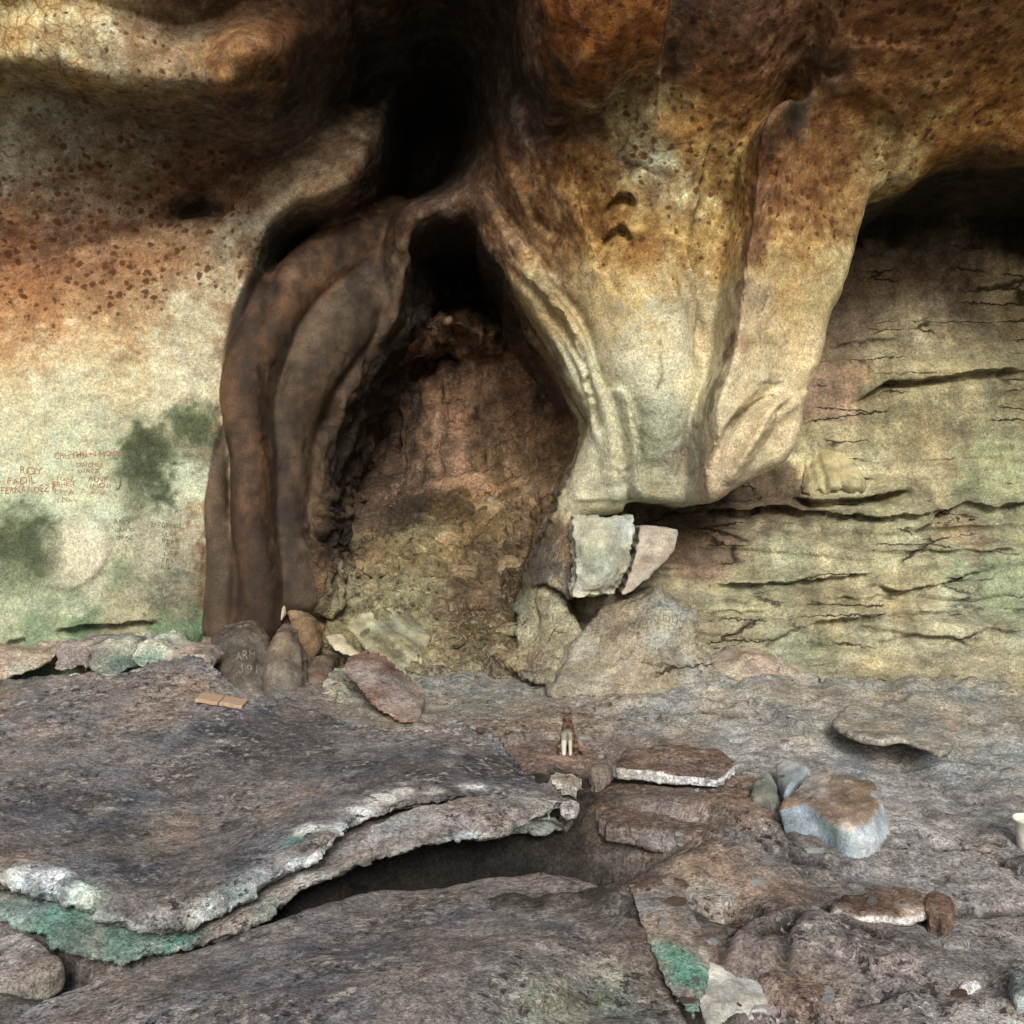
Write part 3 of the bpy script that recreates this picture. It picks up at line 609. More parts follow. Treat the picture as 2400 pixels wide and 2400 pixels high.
 (1180, 950, (.30, .18, .12), .2, .2, 0, .2), (1050, 1030, (.36, .22, .145), .2, .2, 0, .2), (1200, 1080, (.38, .25, .15), .2, .3, 0, .2), (1280, 900, (.09, .06, .05), .15, 0, 0, 0), (1300, 1080, (.33, .22, .13), .15, .3, 0, .2), (930, 1080, (.13, .085, .06), .15, .1, 0, .2), (850, 1180, (.13, .085, .055), .2, .2, 0, .2),
 (1130, 1160, (.36, .22, .11), .1, .2, 0, .2), (1080, 1190, (.15, .10, .05), .1, .2, 0, .1), (1060, 1290, (.42, .29, .14), .08, .2, 0, .1), (1150, 1240, (.30, .21, .10), .1, .2, 0, .2), (820, 1280, (.23, .17, .10), .15, .3, 0, .3), (980, 1300, (.32, .27, .15), .15, .4, 0, .3), (1180, 1300, (.19, .13, .075), .15, .4, 0, .2), (1130, 1430, (.15, .11, .065), .15, .3, 0, .2),
 (800, 1400, (.40, .36, .23), .15, .4, 0, .3), (900, 1440, (.30, .29, .17), .15, .4, 0, .3), (980, 1420, (.34, .32, .20), .12, .4, 0, .3), (1000, 1540, (.36, .34, .21), .15, .4, 0, .3), (1150, 1530, (.24, .20, .12), .15, .4, 0, .3), (1260, 1340, (.15, .12, .09), .1, .1, 0, 0), (1250, 1440, (.30, .30, .21), .1, .2, 0, .1), (1300, 1470, (.38, .36, .23), .1, .2, 0, .1), (1280, 1550, (.22, .17, .12), .1, .2, 0, .3), (1100, 1600, (.30, .26, .21), .15, .2, 0, .4),
 # layered wall
 (2250, 450, (.03, .022, .018), .22, 0, 0, 0), (2110, 500, (.03, .022, .018), .12, 0, 0, 0), (2380, 500, (.03, .022, .018), .16, 0, 0, 0), (2200, 600, (.16, .11, .095), .14, 0, 0, 0), (2320, 365, (.16, .10, .08), .1, 0, 0, 0), (2050, 690, (.40, .28, .23), .15, 0, 0, 0), (2250, 670, (.44, .31, .25), .18, 0, 0, 0), (2150, 770, (.58, .47, .30), .2, 0, 0, 0), (2350, 740, (.60, .51, .32), .2, 0, 0, 0), (1990, 800, (.33, .22, .15), .12, 0, 0, 0), (1950, 930, (.36, .20, .14), .1, 0, 0, 0),  # shade under the alcove roof painted as near-black
 (2150, 850, (.46, .42, .25), .18, 0, 0, 0), (2330, 830, (.46, .42, .25), .15, 0, 0, 0), (2080, 980, (.36, .32, .17), .15, .1, 0, .1), (2200, 940, (.38, .35, .19), .15, .1, 0, .1), (2350, 930, (.33, .30, .17), .15, .1, 0, .1), (1950, 1030, (.42, .36, .20), .1, 0, 0, 0), (1920, 1100, (.80, .74, .42), .09, 0, 0, 0), (2050, 1100, (.50, .44, .25), .15, 0, 0, 0), (2200, 1060, (.44, .36, .20), .12, .2, 0, 0), (2330, 1080, (.30, .37, .21), .15, .1, 0, 0), (2150, 1150, (.38, .34, .20), .12, .2, 0, 0), (2250, 1010, (.24, .20, .12), .06, .2, 0, 0),
 (1800, 1180, (.18, .12, .08), .12, 0, 0, 0), (1620, 1210, (.13, .09, .065), .12, 0, 0, 0), (1700, 1260, (.34, .20, .15), .12, 0, 0, 0), (1650, 1300, (.32, .19, .14), .1, 0, 0, 0), (1780, 1290, (.42, .40, .26), .15, 0, 0, 0), (1850, 1300, (.36, .41, .27), .12, 0, 0, 0), (1950, 1290, (.50, .44, .27), .12, 0, 0, 0), (2080, 1240, (.38, .40, .25), .15, 0, 0, 0), (2250, 1230, (.34, .30, .20), .1, .1, 0, 0), (2300, 1260, (.30, .22, .16), .08, 0, 0, 0), (2370, 1240, (.34, .40, .26), .12, 0, 0, 0),
 (2150, 1330, (.40, .37, .22), .12, .1, 0, 0), (2330, 1370, (.28, .40, .25), .15, 0, 0, 0), (1750, 1400, (.36, .38, .25), .15, 0, 0, .1), (1950, 1420, (.38, .36, .23), .15, .1, 0, .1), (2150, 1430, (.40, .36, .22), .15, .1, 0, .1), (2280, 1450, (.40, .42, .29), .12, 0, 0, .1), (1680, 1480, (.34, .28, .18), .1, 0, 0, 0), (1800, 1480, (.38, .38, .27), .12, 0, 0, .1), (1900, 1540, (.30, .37, .25), .12, 0, 0, .1), (2050, 1560, (.48, .44, .27), .12, 0, 0, .1), (2200, 1520, (.44, .44, .31), .15, 0, 0, .1), (2350, 1540, (.42, .43, .31), .15, 0, 0, .1),
 (1580, 1400, (.36, .30, .20), .08, 0, 0, .1), (1480, 1440, (.40, .35, .27), .12, 0, 0, .1), (1560, 1440, (.44, .47, .40), .1, 0, 0, .1), (1420, 1500, (.36, .31, .23), .1, 0, 0, .2), (1500, 1540, (.38, .36, .27), .1, 0, 0, .2), (1600, 1560, (.44, .48, .43), .12, 0, 0, .2), (1720, 1590, (.42, .37, .30), .12, 0, 0, .2), (1900, 1600, (.40, .34, .28), .15, 0, 0, .2), (2150, 1630, (.36, .33, .25), .15, 0, 0, .2), (2350, 1620, (.38, .34, .26), .15, 0, 0, .2),
]
def paint(V, table, hitf=hit, warp=.05, sat=.8, brk=1.0):
    V = np.asarray(V, np.float32)
    nf = [fbm(V * f, 4, 71 + k) * brk for k, f in enumerate((4.0, 5.5, 7.5, 10.0, 6.3, 12.0, 16.0))]
    Vw = (V + warp * np.c_[fbm(V * 4, 3, 61), fbm(V * 4, 3, 62), fbm(V * 4, 3, 63)]
          + .8 * warp * np.c_[fbm(V * 20, 3, 64), fbm(V * 20, 3, 65), fbm(V * 20, 3, 66)]).astype(np.float32)
    acc = np.zeros((len(V), 6), np.float32); tot = np.full(len(V), 1e-9, np.float32)
    n38 = np.exp(.8 * brk * fbm(V * 36, 2, 79)); n38 = (n38, 1 / n38)
    for k, row in enumerate(table):
        px, py, c, r, a, b, f = row[:7]
        q = np.asarray(hitf(px, py), np.float32)
        d2 = (Vw[:, 0] - q[0]) ** 2 + (Vw[:, 1] - q[1]) ** 2 + (Vw[:, 2] - q[2]) ** 2
        w = np.exp(-d2 * np.float32(.9 / (r * r)) + 1.5 * nf[k % 7]) * n38[k % 2] * np.float32(1 / r ** 1.2) + np.float32(2e-5) / (d2 + np.float32(.05))
        c = np.array(c); g = c @ np.array([.3, .55, .15]); c = g + (c - g) * sat
        lc = np.log(np.maximum(c, .004))
        for n in range(3): acc[:, n] += w * np.float32(lc[n])
        for n, v in enumerate((a, b, f)):
            if v: acc[:, 3 + n] += w * np.float32(v)
        tot += w
    acc /= tot[:, None]
    return np.exp(acc[:, :3]), acc[:, 3:6]
def stain_and_shade(row):  # darker mineral tone high up, plus painted shade under the lobe and in the recess
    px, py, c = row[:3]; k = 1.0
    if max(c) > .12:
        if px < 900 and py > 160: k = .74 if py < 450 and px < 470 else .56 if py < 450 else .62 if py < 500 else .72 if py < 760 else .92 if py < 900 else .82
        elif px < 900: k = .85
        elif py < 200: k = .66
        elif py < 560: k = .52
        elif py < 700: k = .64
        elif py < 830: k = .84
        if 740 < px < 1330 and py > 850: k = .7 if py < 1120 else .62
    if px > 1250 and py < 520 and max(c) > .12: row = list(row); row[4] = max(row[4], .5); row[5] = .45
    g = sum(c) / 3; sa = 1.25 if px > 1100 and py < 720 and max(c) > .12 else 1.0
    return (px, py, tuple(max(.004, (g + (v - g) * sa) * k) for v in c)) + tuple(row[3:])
col, msk = paint(V, [stain_and_shade(r) for r in PAINT], sat=.95, brk=1.5)
_g = (col @ np.array([.3, .55, .15]))[:, None]
col = col * (1 - .45 * w_alc[:, None]) + .45 * w_alc[:, None] * _g * np.array([[1.04, 1.0, .72]])
col *= (1 - .12 * w_alc[:, None])
col *= (1 + w_alc * .35 * fbm(V * np.array([13, 4, 2.2]), 3, 107) + w_alc * .3 * fbm(V * 8, 4, 108))[:, None].clip(.3, 2)
CC = [[(.07, .05, .034), (.12, .085, .058), (.19, .135, .095)], [(.035, .021, .014), (.08, .045, .027), (.15, .082, .045)], [(.03, .02, .014), (.07, .046, .031), (.13, .09, .06)], [(.03, .02, .014), (.06, .04, .027), (.09, .06, .04)], [(.035, .024, .018), (.075, .05, .034), (.13, .088, .06)]]
cn = fbm(V * np.array([6, 6, 1.8]), 5, 111) + .5 * fbm(V * 13, 3, 112)
for k in (4, 3, 0, 2, 1):
    d, yc, r = col_field(k, V[:, 0], V[:, 2]); w = (sstep(1.12, .92, d / r) * (np.abs(V[:, 1] - yc + .55 * r) < 1.0 * r + .05))[:, None]
    t_ = np.clip(.5 + .8 * cn, 0, .999) * 2; i_ = t_.astype(int); f_ = (t_ - i_)[:, None]; cl = np.log(np.array(CC[k]) * .72)
    col = np.exp(np.log(col) * (1 - w) + (cl[i_] * (1 - f_) + cl[i_ + 1] * f_) * w); msk = msk * (1 - .8 * w)
_r = np.hypot(V[:, 0] - BLI[0], V[:, 2] - BLI[1]) + .01 * fbm(np.c_[V[:, 0] * 6, V[:, 2] * 6, V[:, 0] * 0], 3, 95)
_w = (sstep(BLI[2] + .004, BLI[2] - .012, _r) * sstep(-.14, .16, V[:, 0] - BLI[0]) * sstep(.2, .0, V[:, 2] - BLI[2 - 1]) * (V[:, 1] < 6.3) * .8)[:, None]
col = col * (1 - _w) + np.array([[.56, .54, .43]]) * _w
col, msk = weather(V, col, msk, .6)
col *= (1 + _up * .5 * fbm(V * np.array([16, 6, 1.6]), 3, 109))[:, None].clip(.3, 2)
col *= (1 + w_rec * .6 * fbm(V * 11, 4, 105) + w_alc * .2 * fbm(V * np.array([4, 4, 30]), 4, 106))[:, None].clip(.2, 2)
_mt = w_front * sstep(2.55, 3.0, V[:, 2]) * (V[:, 1] < 6.6); _mn = fbm(V * 12, 5, 115, .6) + .5 * fbm(V * 34, 3, 116)
col *= np.exp(_mt[:, None] * _mn[:, None] * np.array([[.75, .95, 1.1]]) * np.where(V[:, 0] < -1.0, .65, 1.0)[:, None])
for L_, yd, w_, k_ in CRACKS:                # darker lines along the cracks and ledges
    mm = (V[:, 0] > L_[:, 0].min() - .1) & (V[:, 0] < L_[:, 0].max() + .1) & (V[:, 2] > L_[:, 1].min() - .1) & (V[:, 2] < L_[:, 1].max() + .1) & (np.abs(V[:, 1] - yd) < .5)
    ii = np.nonzero(mm)[0]
    if len(ii): d_, t_ = line_d(L_, V[ii, 0] + .016 * fbm(V[ii] * 16, 3, 3), V[ii, 2] + .016 * fbm(V[ii] * 16, 3, 4)); col[ii] *= (1 - k_ * np.exp(-(d_ / w_) ** 2) * sstep(-.5, .1, fbm(V[ii] * 9, 2, 6)))[:, None]

ROOT = bpy.data.objects.new("rock_wall", None); COL.objects.link(ROOT); ROOT.location = (0, 5.6, .45)
tag(ROOT, "ochre and cream rock shelter wall with a dark arched recess, hanging mass and layered beds", "rock wall", kind="thing")
fc = V[Q].mean(1); fso, fsa = classify(fc)
RX = fc[:, 0] * F / fc[:, 1] + 1200
part = np.zeros(len(Q), int)                                   # 0 smooth wall
part[(fso > .01) & (fc[:, 0] < .42)] = 1                        # recess
part[(part == 0) & (fsa > .01)] = 2                             # layered wall
part[(part == 0) & (fc[:, 0] > -.25)] = 3                       # hanging mass
for k in (4, 3, 0, 2, 1):
    d, yc, r = col_field(k, fc[:, 0], fc[:, 2]); part[(d < r * 1.02) & (np.abs(fc[:, 1] - yc + .55 * r) < .95 * r + .05)] = 4 + k
def child_mesh(name, V, Q, mat, attrs, root=ROOT):
    u, r = np.unique(Q, return_inverse=True)
    m = np_mesh(name, V[u] - np.array(root.location), r.reshape(Q.shape))
    for k, v in attrs.items(): set_attr(m, k, v[u])
    o = link(name, m, mat, root); return o
for k, (nm, mt, lb) in enumerate([("smooth_wall", M_WALL, "smooth cream and rust blotched wall with green stains"), ("recess", M_REC, "dark recess with painted shade and a rubble mound"),
                        ("layered_wall", M_STRATA, "yellow green layered beds with dark cracks"), ("hanging_mass", M_WALL, "cream and orange hanging rock mass with flutes"),
                        ("stone_column", M_COL, "short pale brown column hugging the wall"), ("stone_column", M_COL, "tall red brown column arching up to the roof"), ("stone_column", M_COL, "drooping column with a blunt foot"), ("stone_column", M_COL, "thin dark column between the two long ones"), ("stone_column", M_COL, "dark rib along the edge of the recess")]):
    if not (part == k).any(): continue
    o = child_mesh(nm, V, Q[part == k], mt, {"Col": col, "Msk": msk}); o["label"] = lb

WALL_PARTS = [o for o in ROOT.children]

# flanks and brow of the cliff, outside the picture
def flank(name, xs, zs, parent):
    X, Z = np.meshgrid(xs, zs, indexing='ij')
    Y = height(np.clip(X, GX0, GX1), np.clip(Z, GZ0, GZ1))
    Y = np.where(np.abs(X) > 4.1, np.minimum(Y, 6.2) - (np.abs(X) - 4.1) * 1.1, Y)
    Y = Y + np.clip(Z - 4.7, 0, 9) * .1
    V = np.c_[X.ravel(), Y.ravel(), Z.ravel()]; V[:, 1] += .12 * fbm(V * 1.3, 4, 9) * np.clip(np.abs(np.abs(V[:, 0]) - 4.2) + np.clip(V[:, 2] - 4.8, 0, 9), 0, 1)
    I = np.arange(X.size).reshape(X.shape)
    me = np_mesh(name, V - np.array(parent.location), quads(I))
    set_attr(me, "Col", np.tile(np.array([[.33, .24, .15]]), (len(V), 1))); set_attr(me, "Msk", np.zeros((len(V), 3)))
    return link(name, me, M_WALL, parent)
flank("flank", np.arange(-7.5, -4.2, .06), np.arange(-.1, 7.5, .06), ROOT)
flank("flank", np.arange(4.2, 7.5, .06), np.arange(-.1, 7.5, .06), ROOT)
flank("brow", np.arange(-4.35, 4.36, .05), np.arange(4.83, 7.5, .05), ROOT)

# ------------------------------------------------------------------ stone builders
def strip_grid(mask):                     # quads of cells whose four corners are inside
    c = mask[:-1, :-1] & mask[1:, :-1] & mask[1:, 1:] & mask[:-1, 1:]
    return c

class Plate:
    """a stone with a traced outline: one broad face through the outline's points, real thickness behind it"""
    def __init__(s, out, axis='z', thick=.1, ctrl=(), edge=.03, edgeh=None, vox=.011, amp=.012, sc=4.0, fine=.004, strata=0.0, strata_f=30.0, jag=.012,
                 smooth=1, under=.0, seed=1, chaikin=1, lean=(0, 0), cap=None, chip=0.0):
        s.axis = axis; out = np.asarray(out, float); s.a = (0, 1) if axis == 'z' else (0, 2); s.k = 2 if axis == 'z' else 1
        ctrl = np.asarray(ctrl, float).reshape(-1, 3); allp = np.vstack([out, ctrl])
        s.f = TPS(allp[:, s.a], allp[:, s.k], 4e-3)
        O2 = smooth_poly(out[:, s.a], chaikin) if chaikin else out[:, s.a]
        lo, hi = O2.min(0) - .04, O2.max(0) + .04
        s.lo, s.hi = lo, hi
        g = vox
        U, Wd = np.meshgrid(np.arange(lo[0], hi[0], g), np.arange(lo[1], hi[1], g), indexing='ij')
        q = np.c_[U.ravel(), Wd.ravel(), np.full(U.size, seed * 1.7)]
        Uj = U + (jag * fbm(q * 7, 4, seed)).reshape(U.shape); Wj = Wd + (jag * fbm(q * 7 + 9, 4, seed + 1)).reshape(U.shape)
        sd = poly_sd(O2, Uj, Wj); m = sd > 0
        H = s.f(U, Wd); sg = -1 if axis == 'z' else 1
        if cap is not None: H = np.where(cap.osd(U, Wd) > -.02, np.minimum(H, cap.f(U, Wd) - .085), H)
        s.O2 = O2
        top = H + sg * lip(np.maximum(sd, 0), edge, edge if edgeh is None else edgeh)
        th = thick * (1 - under * (1 - sstep(0, thick * 1.5, sd)))
        bot = np.where(sg * (H + sg * th - top) > .012, H + sg * th, top + sg * .012)
        c = strip_grid(m)
        I = np.arange(U.size).reshape(U.shape)
        T = np.c_[I[:-1, :-1][c], I[1:, :-1][c], I[1:, 1:][c], I[:-1, 1:][c]]
        used, r = np.unique(T, return_inverse=True); T = r.reshape(T.shape); n = len(used)
        u, w = U.ravel()[used], Wd.ravel()[used]; a, b = top.ravel()[used], bot.ravel()[used]
        lx = lean
        if axis == 'z': V = np.vstack([np.c_[u, w, a], np.c_[u + lx[0], w + lx[1], b]])
        else: V = np.vstack([np.c_[u, a, w], np.c_[u + lx[0], b, w + lx[1]]])
        E = np.vstack([T[:, [0, 1]], T[:, [1, 2]], T[:, [2, 3]], T[:, [3, 0]]])
        key = E[:, 0].astype(np.int64) * n + E[:, 1]; rev = E[:, 1].astype(np.int64) * n + E[:, 0]
        B = E[~np.isin(key, rev)]
        Q = np.vstack([T, T[:, ::-1] + n, np.c_[B[:, 1], B[:, 0], B[:, 0] + n, B[:, 1] + n]])
        if axis == 'y': Q = Q[:, ::-1]
        V, Q = voxel(np_mesh("raw", V, Q), vox, smooth, .5)
        N = normals(V, Q)
        side = sstep(.75, .35, np.abs(N[:, s.k]))
        D = amp * fbm(V * sc + seed, 4, seed + 3) + fine * fbm(V * 21, 3, seed + 5)
        if strata:
            D += side * strata * (vnoise(np.c_[V[:, 0] * 2.2, V[:, 1] * 2.2, V[:, 2] * strata_f + .8 * fbm(V * 2, 2, seed)], seed + 7) + .5 * vnoise(np.c_[V[:, 0] * 6, V[:, 1] * 6, V[:, 2] * strata_f * 2.3], seed + 8))
        if chip:
            cv = V * np.array([9, 9, 16]) + .9 * np.c_[fbm(V * 5, 2, 201), fbm(V * 5, 2, 202), fbm(V * 5, 2, 203)]
            qn = np.round(2.5 * np.abs(vnoise(cv, seed + 31))) / 2.5 + .5 * np.round(2 * np.abs(vnoise(cv * 2.6, seed + 32))) / 2
            D -= chip * qn * sstep(.10, .0, poly_sd(O2, V[:, s.a[0]], V[:, s.a[1]]))
        s.V = V + N * D[:, None]; s.Q = Q; s.N = N; s.side = side
    def osd(s, U, W): return poly_sd(s.O2, U, W)
    def hit(s, px, py):
        d = np.arange(1.6, 8, .01); x = (px - 1200) / F * d; z = CAMZ - (py - 1200) / F * d
        if s.axis == 'y': m = s.f(x, z) <= d
        else: m = s.f(x, d) >= z
        i = np.nonzero(m)[0]; return un(px, py, d[i[0]] if len(i) else d[-1])
    def colour(s, top, side=None, table=(), flake=.3, sflake=.1, spot=.0, f=2.5, seed=3, sat=.85, brk=1.0, blur=1.0):
        n = fbm(s.V * f, 5, seed); n2 = fbm(s.V * f * 3.1 + 5, 4, seed + 1)
        def ramp(cs):
            cs = np.log(np.array(cs)); k = len(cs) - 1
            t = np.clip(.5 + .9 * (n + .6 * n2), 0, .9999) * k; i = t.astype(int); fr = (t - i)[:, None]
            fr = fr * fr * (3 - 2 * fr)
            return cs[i] * (1 - fr) + cs[i + 1] * fr
        c = ramp(top) if len(top) > 1 else np.tile(np.log(np.array(top)), (len(s.V), 1))
        m = np.zeros((len(s.V), 3)); m[:, 0] = spot; m[:, 2] = flake
        if side is not None:
            sw = np.clip(s.side + .25 * n2 * s.side, 0, 1)[:, None]
            c2 = ramp(side) if len(side) > 1 else np.tile(np.log(np.array(side)), (len(s.V), 1))
            c = c * (1 - sw) + c2 * sw; m[:, 2] = flake * (1 - sw[:, 0]) + sflake * sw[:, 0]
        for px, py, cc, r, wt, where in table:          # a patch of another mineral colour
            q = s.hit(px, py); Vw = s.V + .03 * np.c_[fbm(s.V * 9, 3, 81), fbm(s.V * 9, 3, 82), fbm(s.V * 9, 3, 83)]
            w = np.exp(-((Vw - q) ** 2).sum(1) / (r * r)) * 1.5 + .35 * brk * n2 * (np.exp(-((Vw - q) ** 2).sum(1) / (2 * r * r)))
            w = np.clip(w, 0, 1) * wt
            if where == 's': w = w * s.side
            if where == 't': w = w * (1 - s.side)
            c = c * (1 - w[:, None]) + np.log(np.array(cc)) * w[:, None]
        c = np.exp(c); g = (c @ np.array([.3, .55, .15]))[:, None]
        s.c, s.m = weather(s.V, g + (c - g) * sat, m)
        return s
    def make(s, name, mat, label=None, cat=None, group=None, parent=None, loc=None):
        base = np.array([s.V[:, 0].mean(), s.V[:, 1].mean(), s.V[:, 2].min()])
        me = np_mesh(name, s.V - (base if parent is None else np.array(parent.location)), s.Q)
        set_attr(me, "Col", s.c); set_attr(me, "Msk", s.m)
        o = link(name, me, mat, parent)
        if parent is None: o.location = base; tag(o, label, cat, group)
        elif label: o["label"] = label
        return o

def at(*pts): return np.array([un(*p) for p in pts])

# ------------------------------------------------------------------ ground
def gplane(y): return .28 + .095 * (y - 2.9)
def pg(px, py, lift=0.0):                   # a photo pixel meeting the floor raised by lift
    k = (py - 1200) / F
    y = (CAMZ - lift - .28 + .095 * 2.9) / (.095 + k)
    return un(px, py, y)
def pgs(pts, lift=0.0): return np.array([pg(p[0], p[1], p[2] if len(p) > 2 else lift) for p in pts])

xs = np.r_[-400, -200, -100, -50, -25, -14, np.arange(-9, -4.2, .4), np.arange(-4.2, 4.2, .016), np.arange(4.2, 9.2, .4), 14, 25, 50, 100, 200, 400]
ys = np.r_[-400, -200, -100, -50, -25, -14, np.arange(-9, 1.2, .4), np.arange(1.2, 6.9, .016), np.arange(6.9, 9.5, .3), 14, 25, 50, 100, 200, 400]
GXm, GYm = np.meshgrid(xs, ys, indexing='ij')
near = sstep(5.2, 4.0, np.abs(GXm)) * sstep(.6, 1.5, GYm) * sstep(8.0, 6.9, GYm)
q = np.c_[GXm.ravel(), GYm.ravel(), np.zeros(GXm.size)]
Zg = gplane(np.clip(GYm, 1.0, 7.0)) - .02 * np.clip(-GYm, 0, 20)
Zg = Zg + near * (.035 * fbm(q * 1.7, 4, 21) + .012 * fbm(q * 7, 4, 22) + .008 * fbm(q * 26, 3, 23)).reshape(Zg.shape)
Zg = Zg + near * sstep(4.7, 5.3, GYm) * sstep(.15, .6, GXm) * (.07 * np.abs(fbm(q * 3.3, 4, 26)) + .03 * fbm(q * 9, 3, 27)).reshape(Zg.shape)
# pitted scaly crust of the floor
sc_ = np.abs(vnoise(np.c_[q[:, 0] * 7, q[:, 1] * 13, q[:, 2]], 24)) ** .6
Zg = Zg + near * (.016 * sc_).reshape(Zg.shape)
def gbump(px, py, r, h, ry=None, lift=0):
    global Zg
    c = pg(px, py, lift); ry = ry or r
    Zg = Zg + h * np.exp(-((GXm - c[0]) / r) ** 2 - ((GYm - c[1]) / ry) ** 2)
def gstep(pts, w, h, seed=1):               # floor drops in a ragged step along a line
    global Zg
    L = pgs(pts)[:, :2]; d, t = line_d(L, GXm + .03 * fbm(q * 8, 3, seed).reshape(Zg.shape), GYm + .03 * fbm(q * 8 + 5, 3, seed).reshape(Zg.shape))
    fade = np.clip(4 * t * (1 - t), 0, 1) ** .5
    yl = np.interp(GXm, np.sort(L[:, 0]), L[np.argsort(L[:, 0]), 1])
    Zg = Zg + np.where(GYm > yl, h, -h * .5) * np.exp(-d / w) * fade
# slope of broken beds below the layered wall, and mounds in the floor
gbump(2100, 1700, 1.3, .10, .5); gbump(1700, 1660, .7, .05, .35);  gbump(2000, 1930, .6, .03, .5)
gbump(1650, 2020, .38, .055, .3); gbump(1560, 1920, .35, .04, .25); gbump(1800, 2230, .35, .05, .25); gbump(1950, 2260, .5, .03, .2)
gbump(1200, 1985, .42, -.42, .16); gbump(950, 2035, .42, -.42, .14); gbump(1390, 1985, .2, -.13, .16); gbump(650, 2130, .35, -.16, .12); gbump(330, 2235, .35, -.16, .12); gbump(0, 2200, .35, -.14, .14); gbump(1530, 2085, .06, -.07, .07); gbump(1700, 2170, .09, -.09, .10); gbump(1620, 2410, .16, -.14, .16); gbump(1750, 2400, .18, -.12, .12)
for k, (pts, w, h) in enumerate([
    ([(1380, 1900), (1480, 1930), (1620, 1950), (1760, 1985), (1850, 2005)], .05, .03), ([(1620, 2010), (1720, 2030), (1800, 2050)], .04, .025), ([(1880, 2040), (2000, 2060), (2120, 2050)], .05, .02),
    ([(2190, 2140), (2300, 2120), (2420, 2110)], .05, .02), ([(2000, 2330), (2150, 2290), (2300, 2300)], .05, .02), ([(1960, 2220), (2060, 2225)], .03, .02), ([(1850, 2290), (1980, 2280), (2100, 2350)], .05, .025),
    ([(1050, 1760), (1200, 1750), (1320, 1740)], .05, .02), ([(1740, 1700), (1850, 1730), (1900, 1760)], .06, .03), ([(2100, 1820), (2250, 1810), (2420, 1830)], .06, .02), ([(1480, 1700), (1600, 1690), (1720, 1700)], .05, .02)]):
    gstep(pts, w, h, k + 60)
FCR = []
def fcrack(pts, w=.017, h=.022):
    global Zg
    L = smooth_line(pgs(pts)[:, :2], 1); d, t = line_d(L, GXm + .02 * fbm(q * 9, 3, 55).reshape(Zg.shape), GYm + .02 * fbm(q * 9 + 4, 3, 56).reshape(Zg.shape)); FCR.append(d)
    Zg = Zg - h * np.exp(-(d / w) ** 2)
for pts in ([(1850, 2165), (1920, 2150), (1990, 2156)], [(1440, 2168), (1492, 2188)], [(1770, 2190), (1725, 2240), (1690, 2300)], [(1905, 2185), (1860, 2218), (1800, 2262)], [(2180, 2008), (2240, 2000), (2310, 2010)], [(1950, 2222), (2010, 2216), (2070, 2230)],
            [(1030, 1748), (1110, 1742), (1200, 1732)], [(1340, 1590), (1400, 1600), (1460, 1592)], [(2080, 1850), (2180, 1840), (2300, 1848)], [(2250, 2130), (2330, 2120), (2420, 2124)], [(1890, 2330), (1910, 2390)], [(1840, 2230), (1850, 2300), (1845, 2380)], [(2020, 2370), (2120, 2350), (2200, 2352)],
            [(1780, 2005), (1880, 2040), (1960, 2050)], [(1830, 1960), (1850, 2010), (1862, 2050)], [(1580, 1700), (1680, 1706), (1740, 1720)], [(1440, 1850), (1400, 1830), (1440, 1815)], [(1620, 1990), (1700, 2010), (1790, 2030)]):
    fcrack(pts)
ix0 = np.searchsorted(xs, -4.2); ix1 = np.searchsorted(xs, 4.2)
def gz_at(x, y):
    return Zg[np.clip(np.searchsorted(xs, x), 0, len(xs) - 1), np.clip(np.searchsorted(ys, y), 0, len(ys) - 1)]
def ghit(px, py):
    d = np.arange(1.6, 8, .01); x = (px - 1200) / F * d; z = CAMZ - (py - 1200) / F * d
    i = np.nonzero(gz_at(x, d) >= z)[0]; return un(px, py, d[i[0]] if len(i) else 7.0)
GREY = (.24, .215, .21); GREYD = (.14, .125, .125); GBRN = (.25, .17, .125); GRED = (.26, .15, .10); GDUST = (.34, .31, .27); GOCH = (.30, .20, .13)
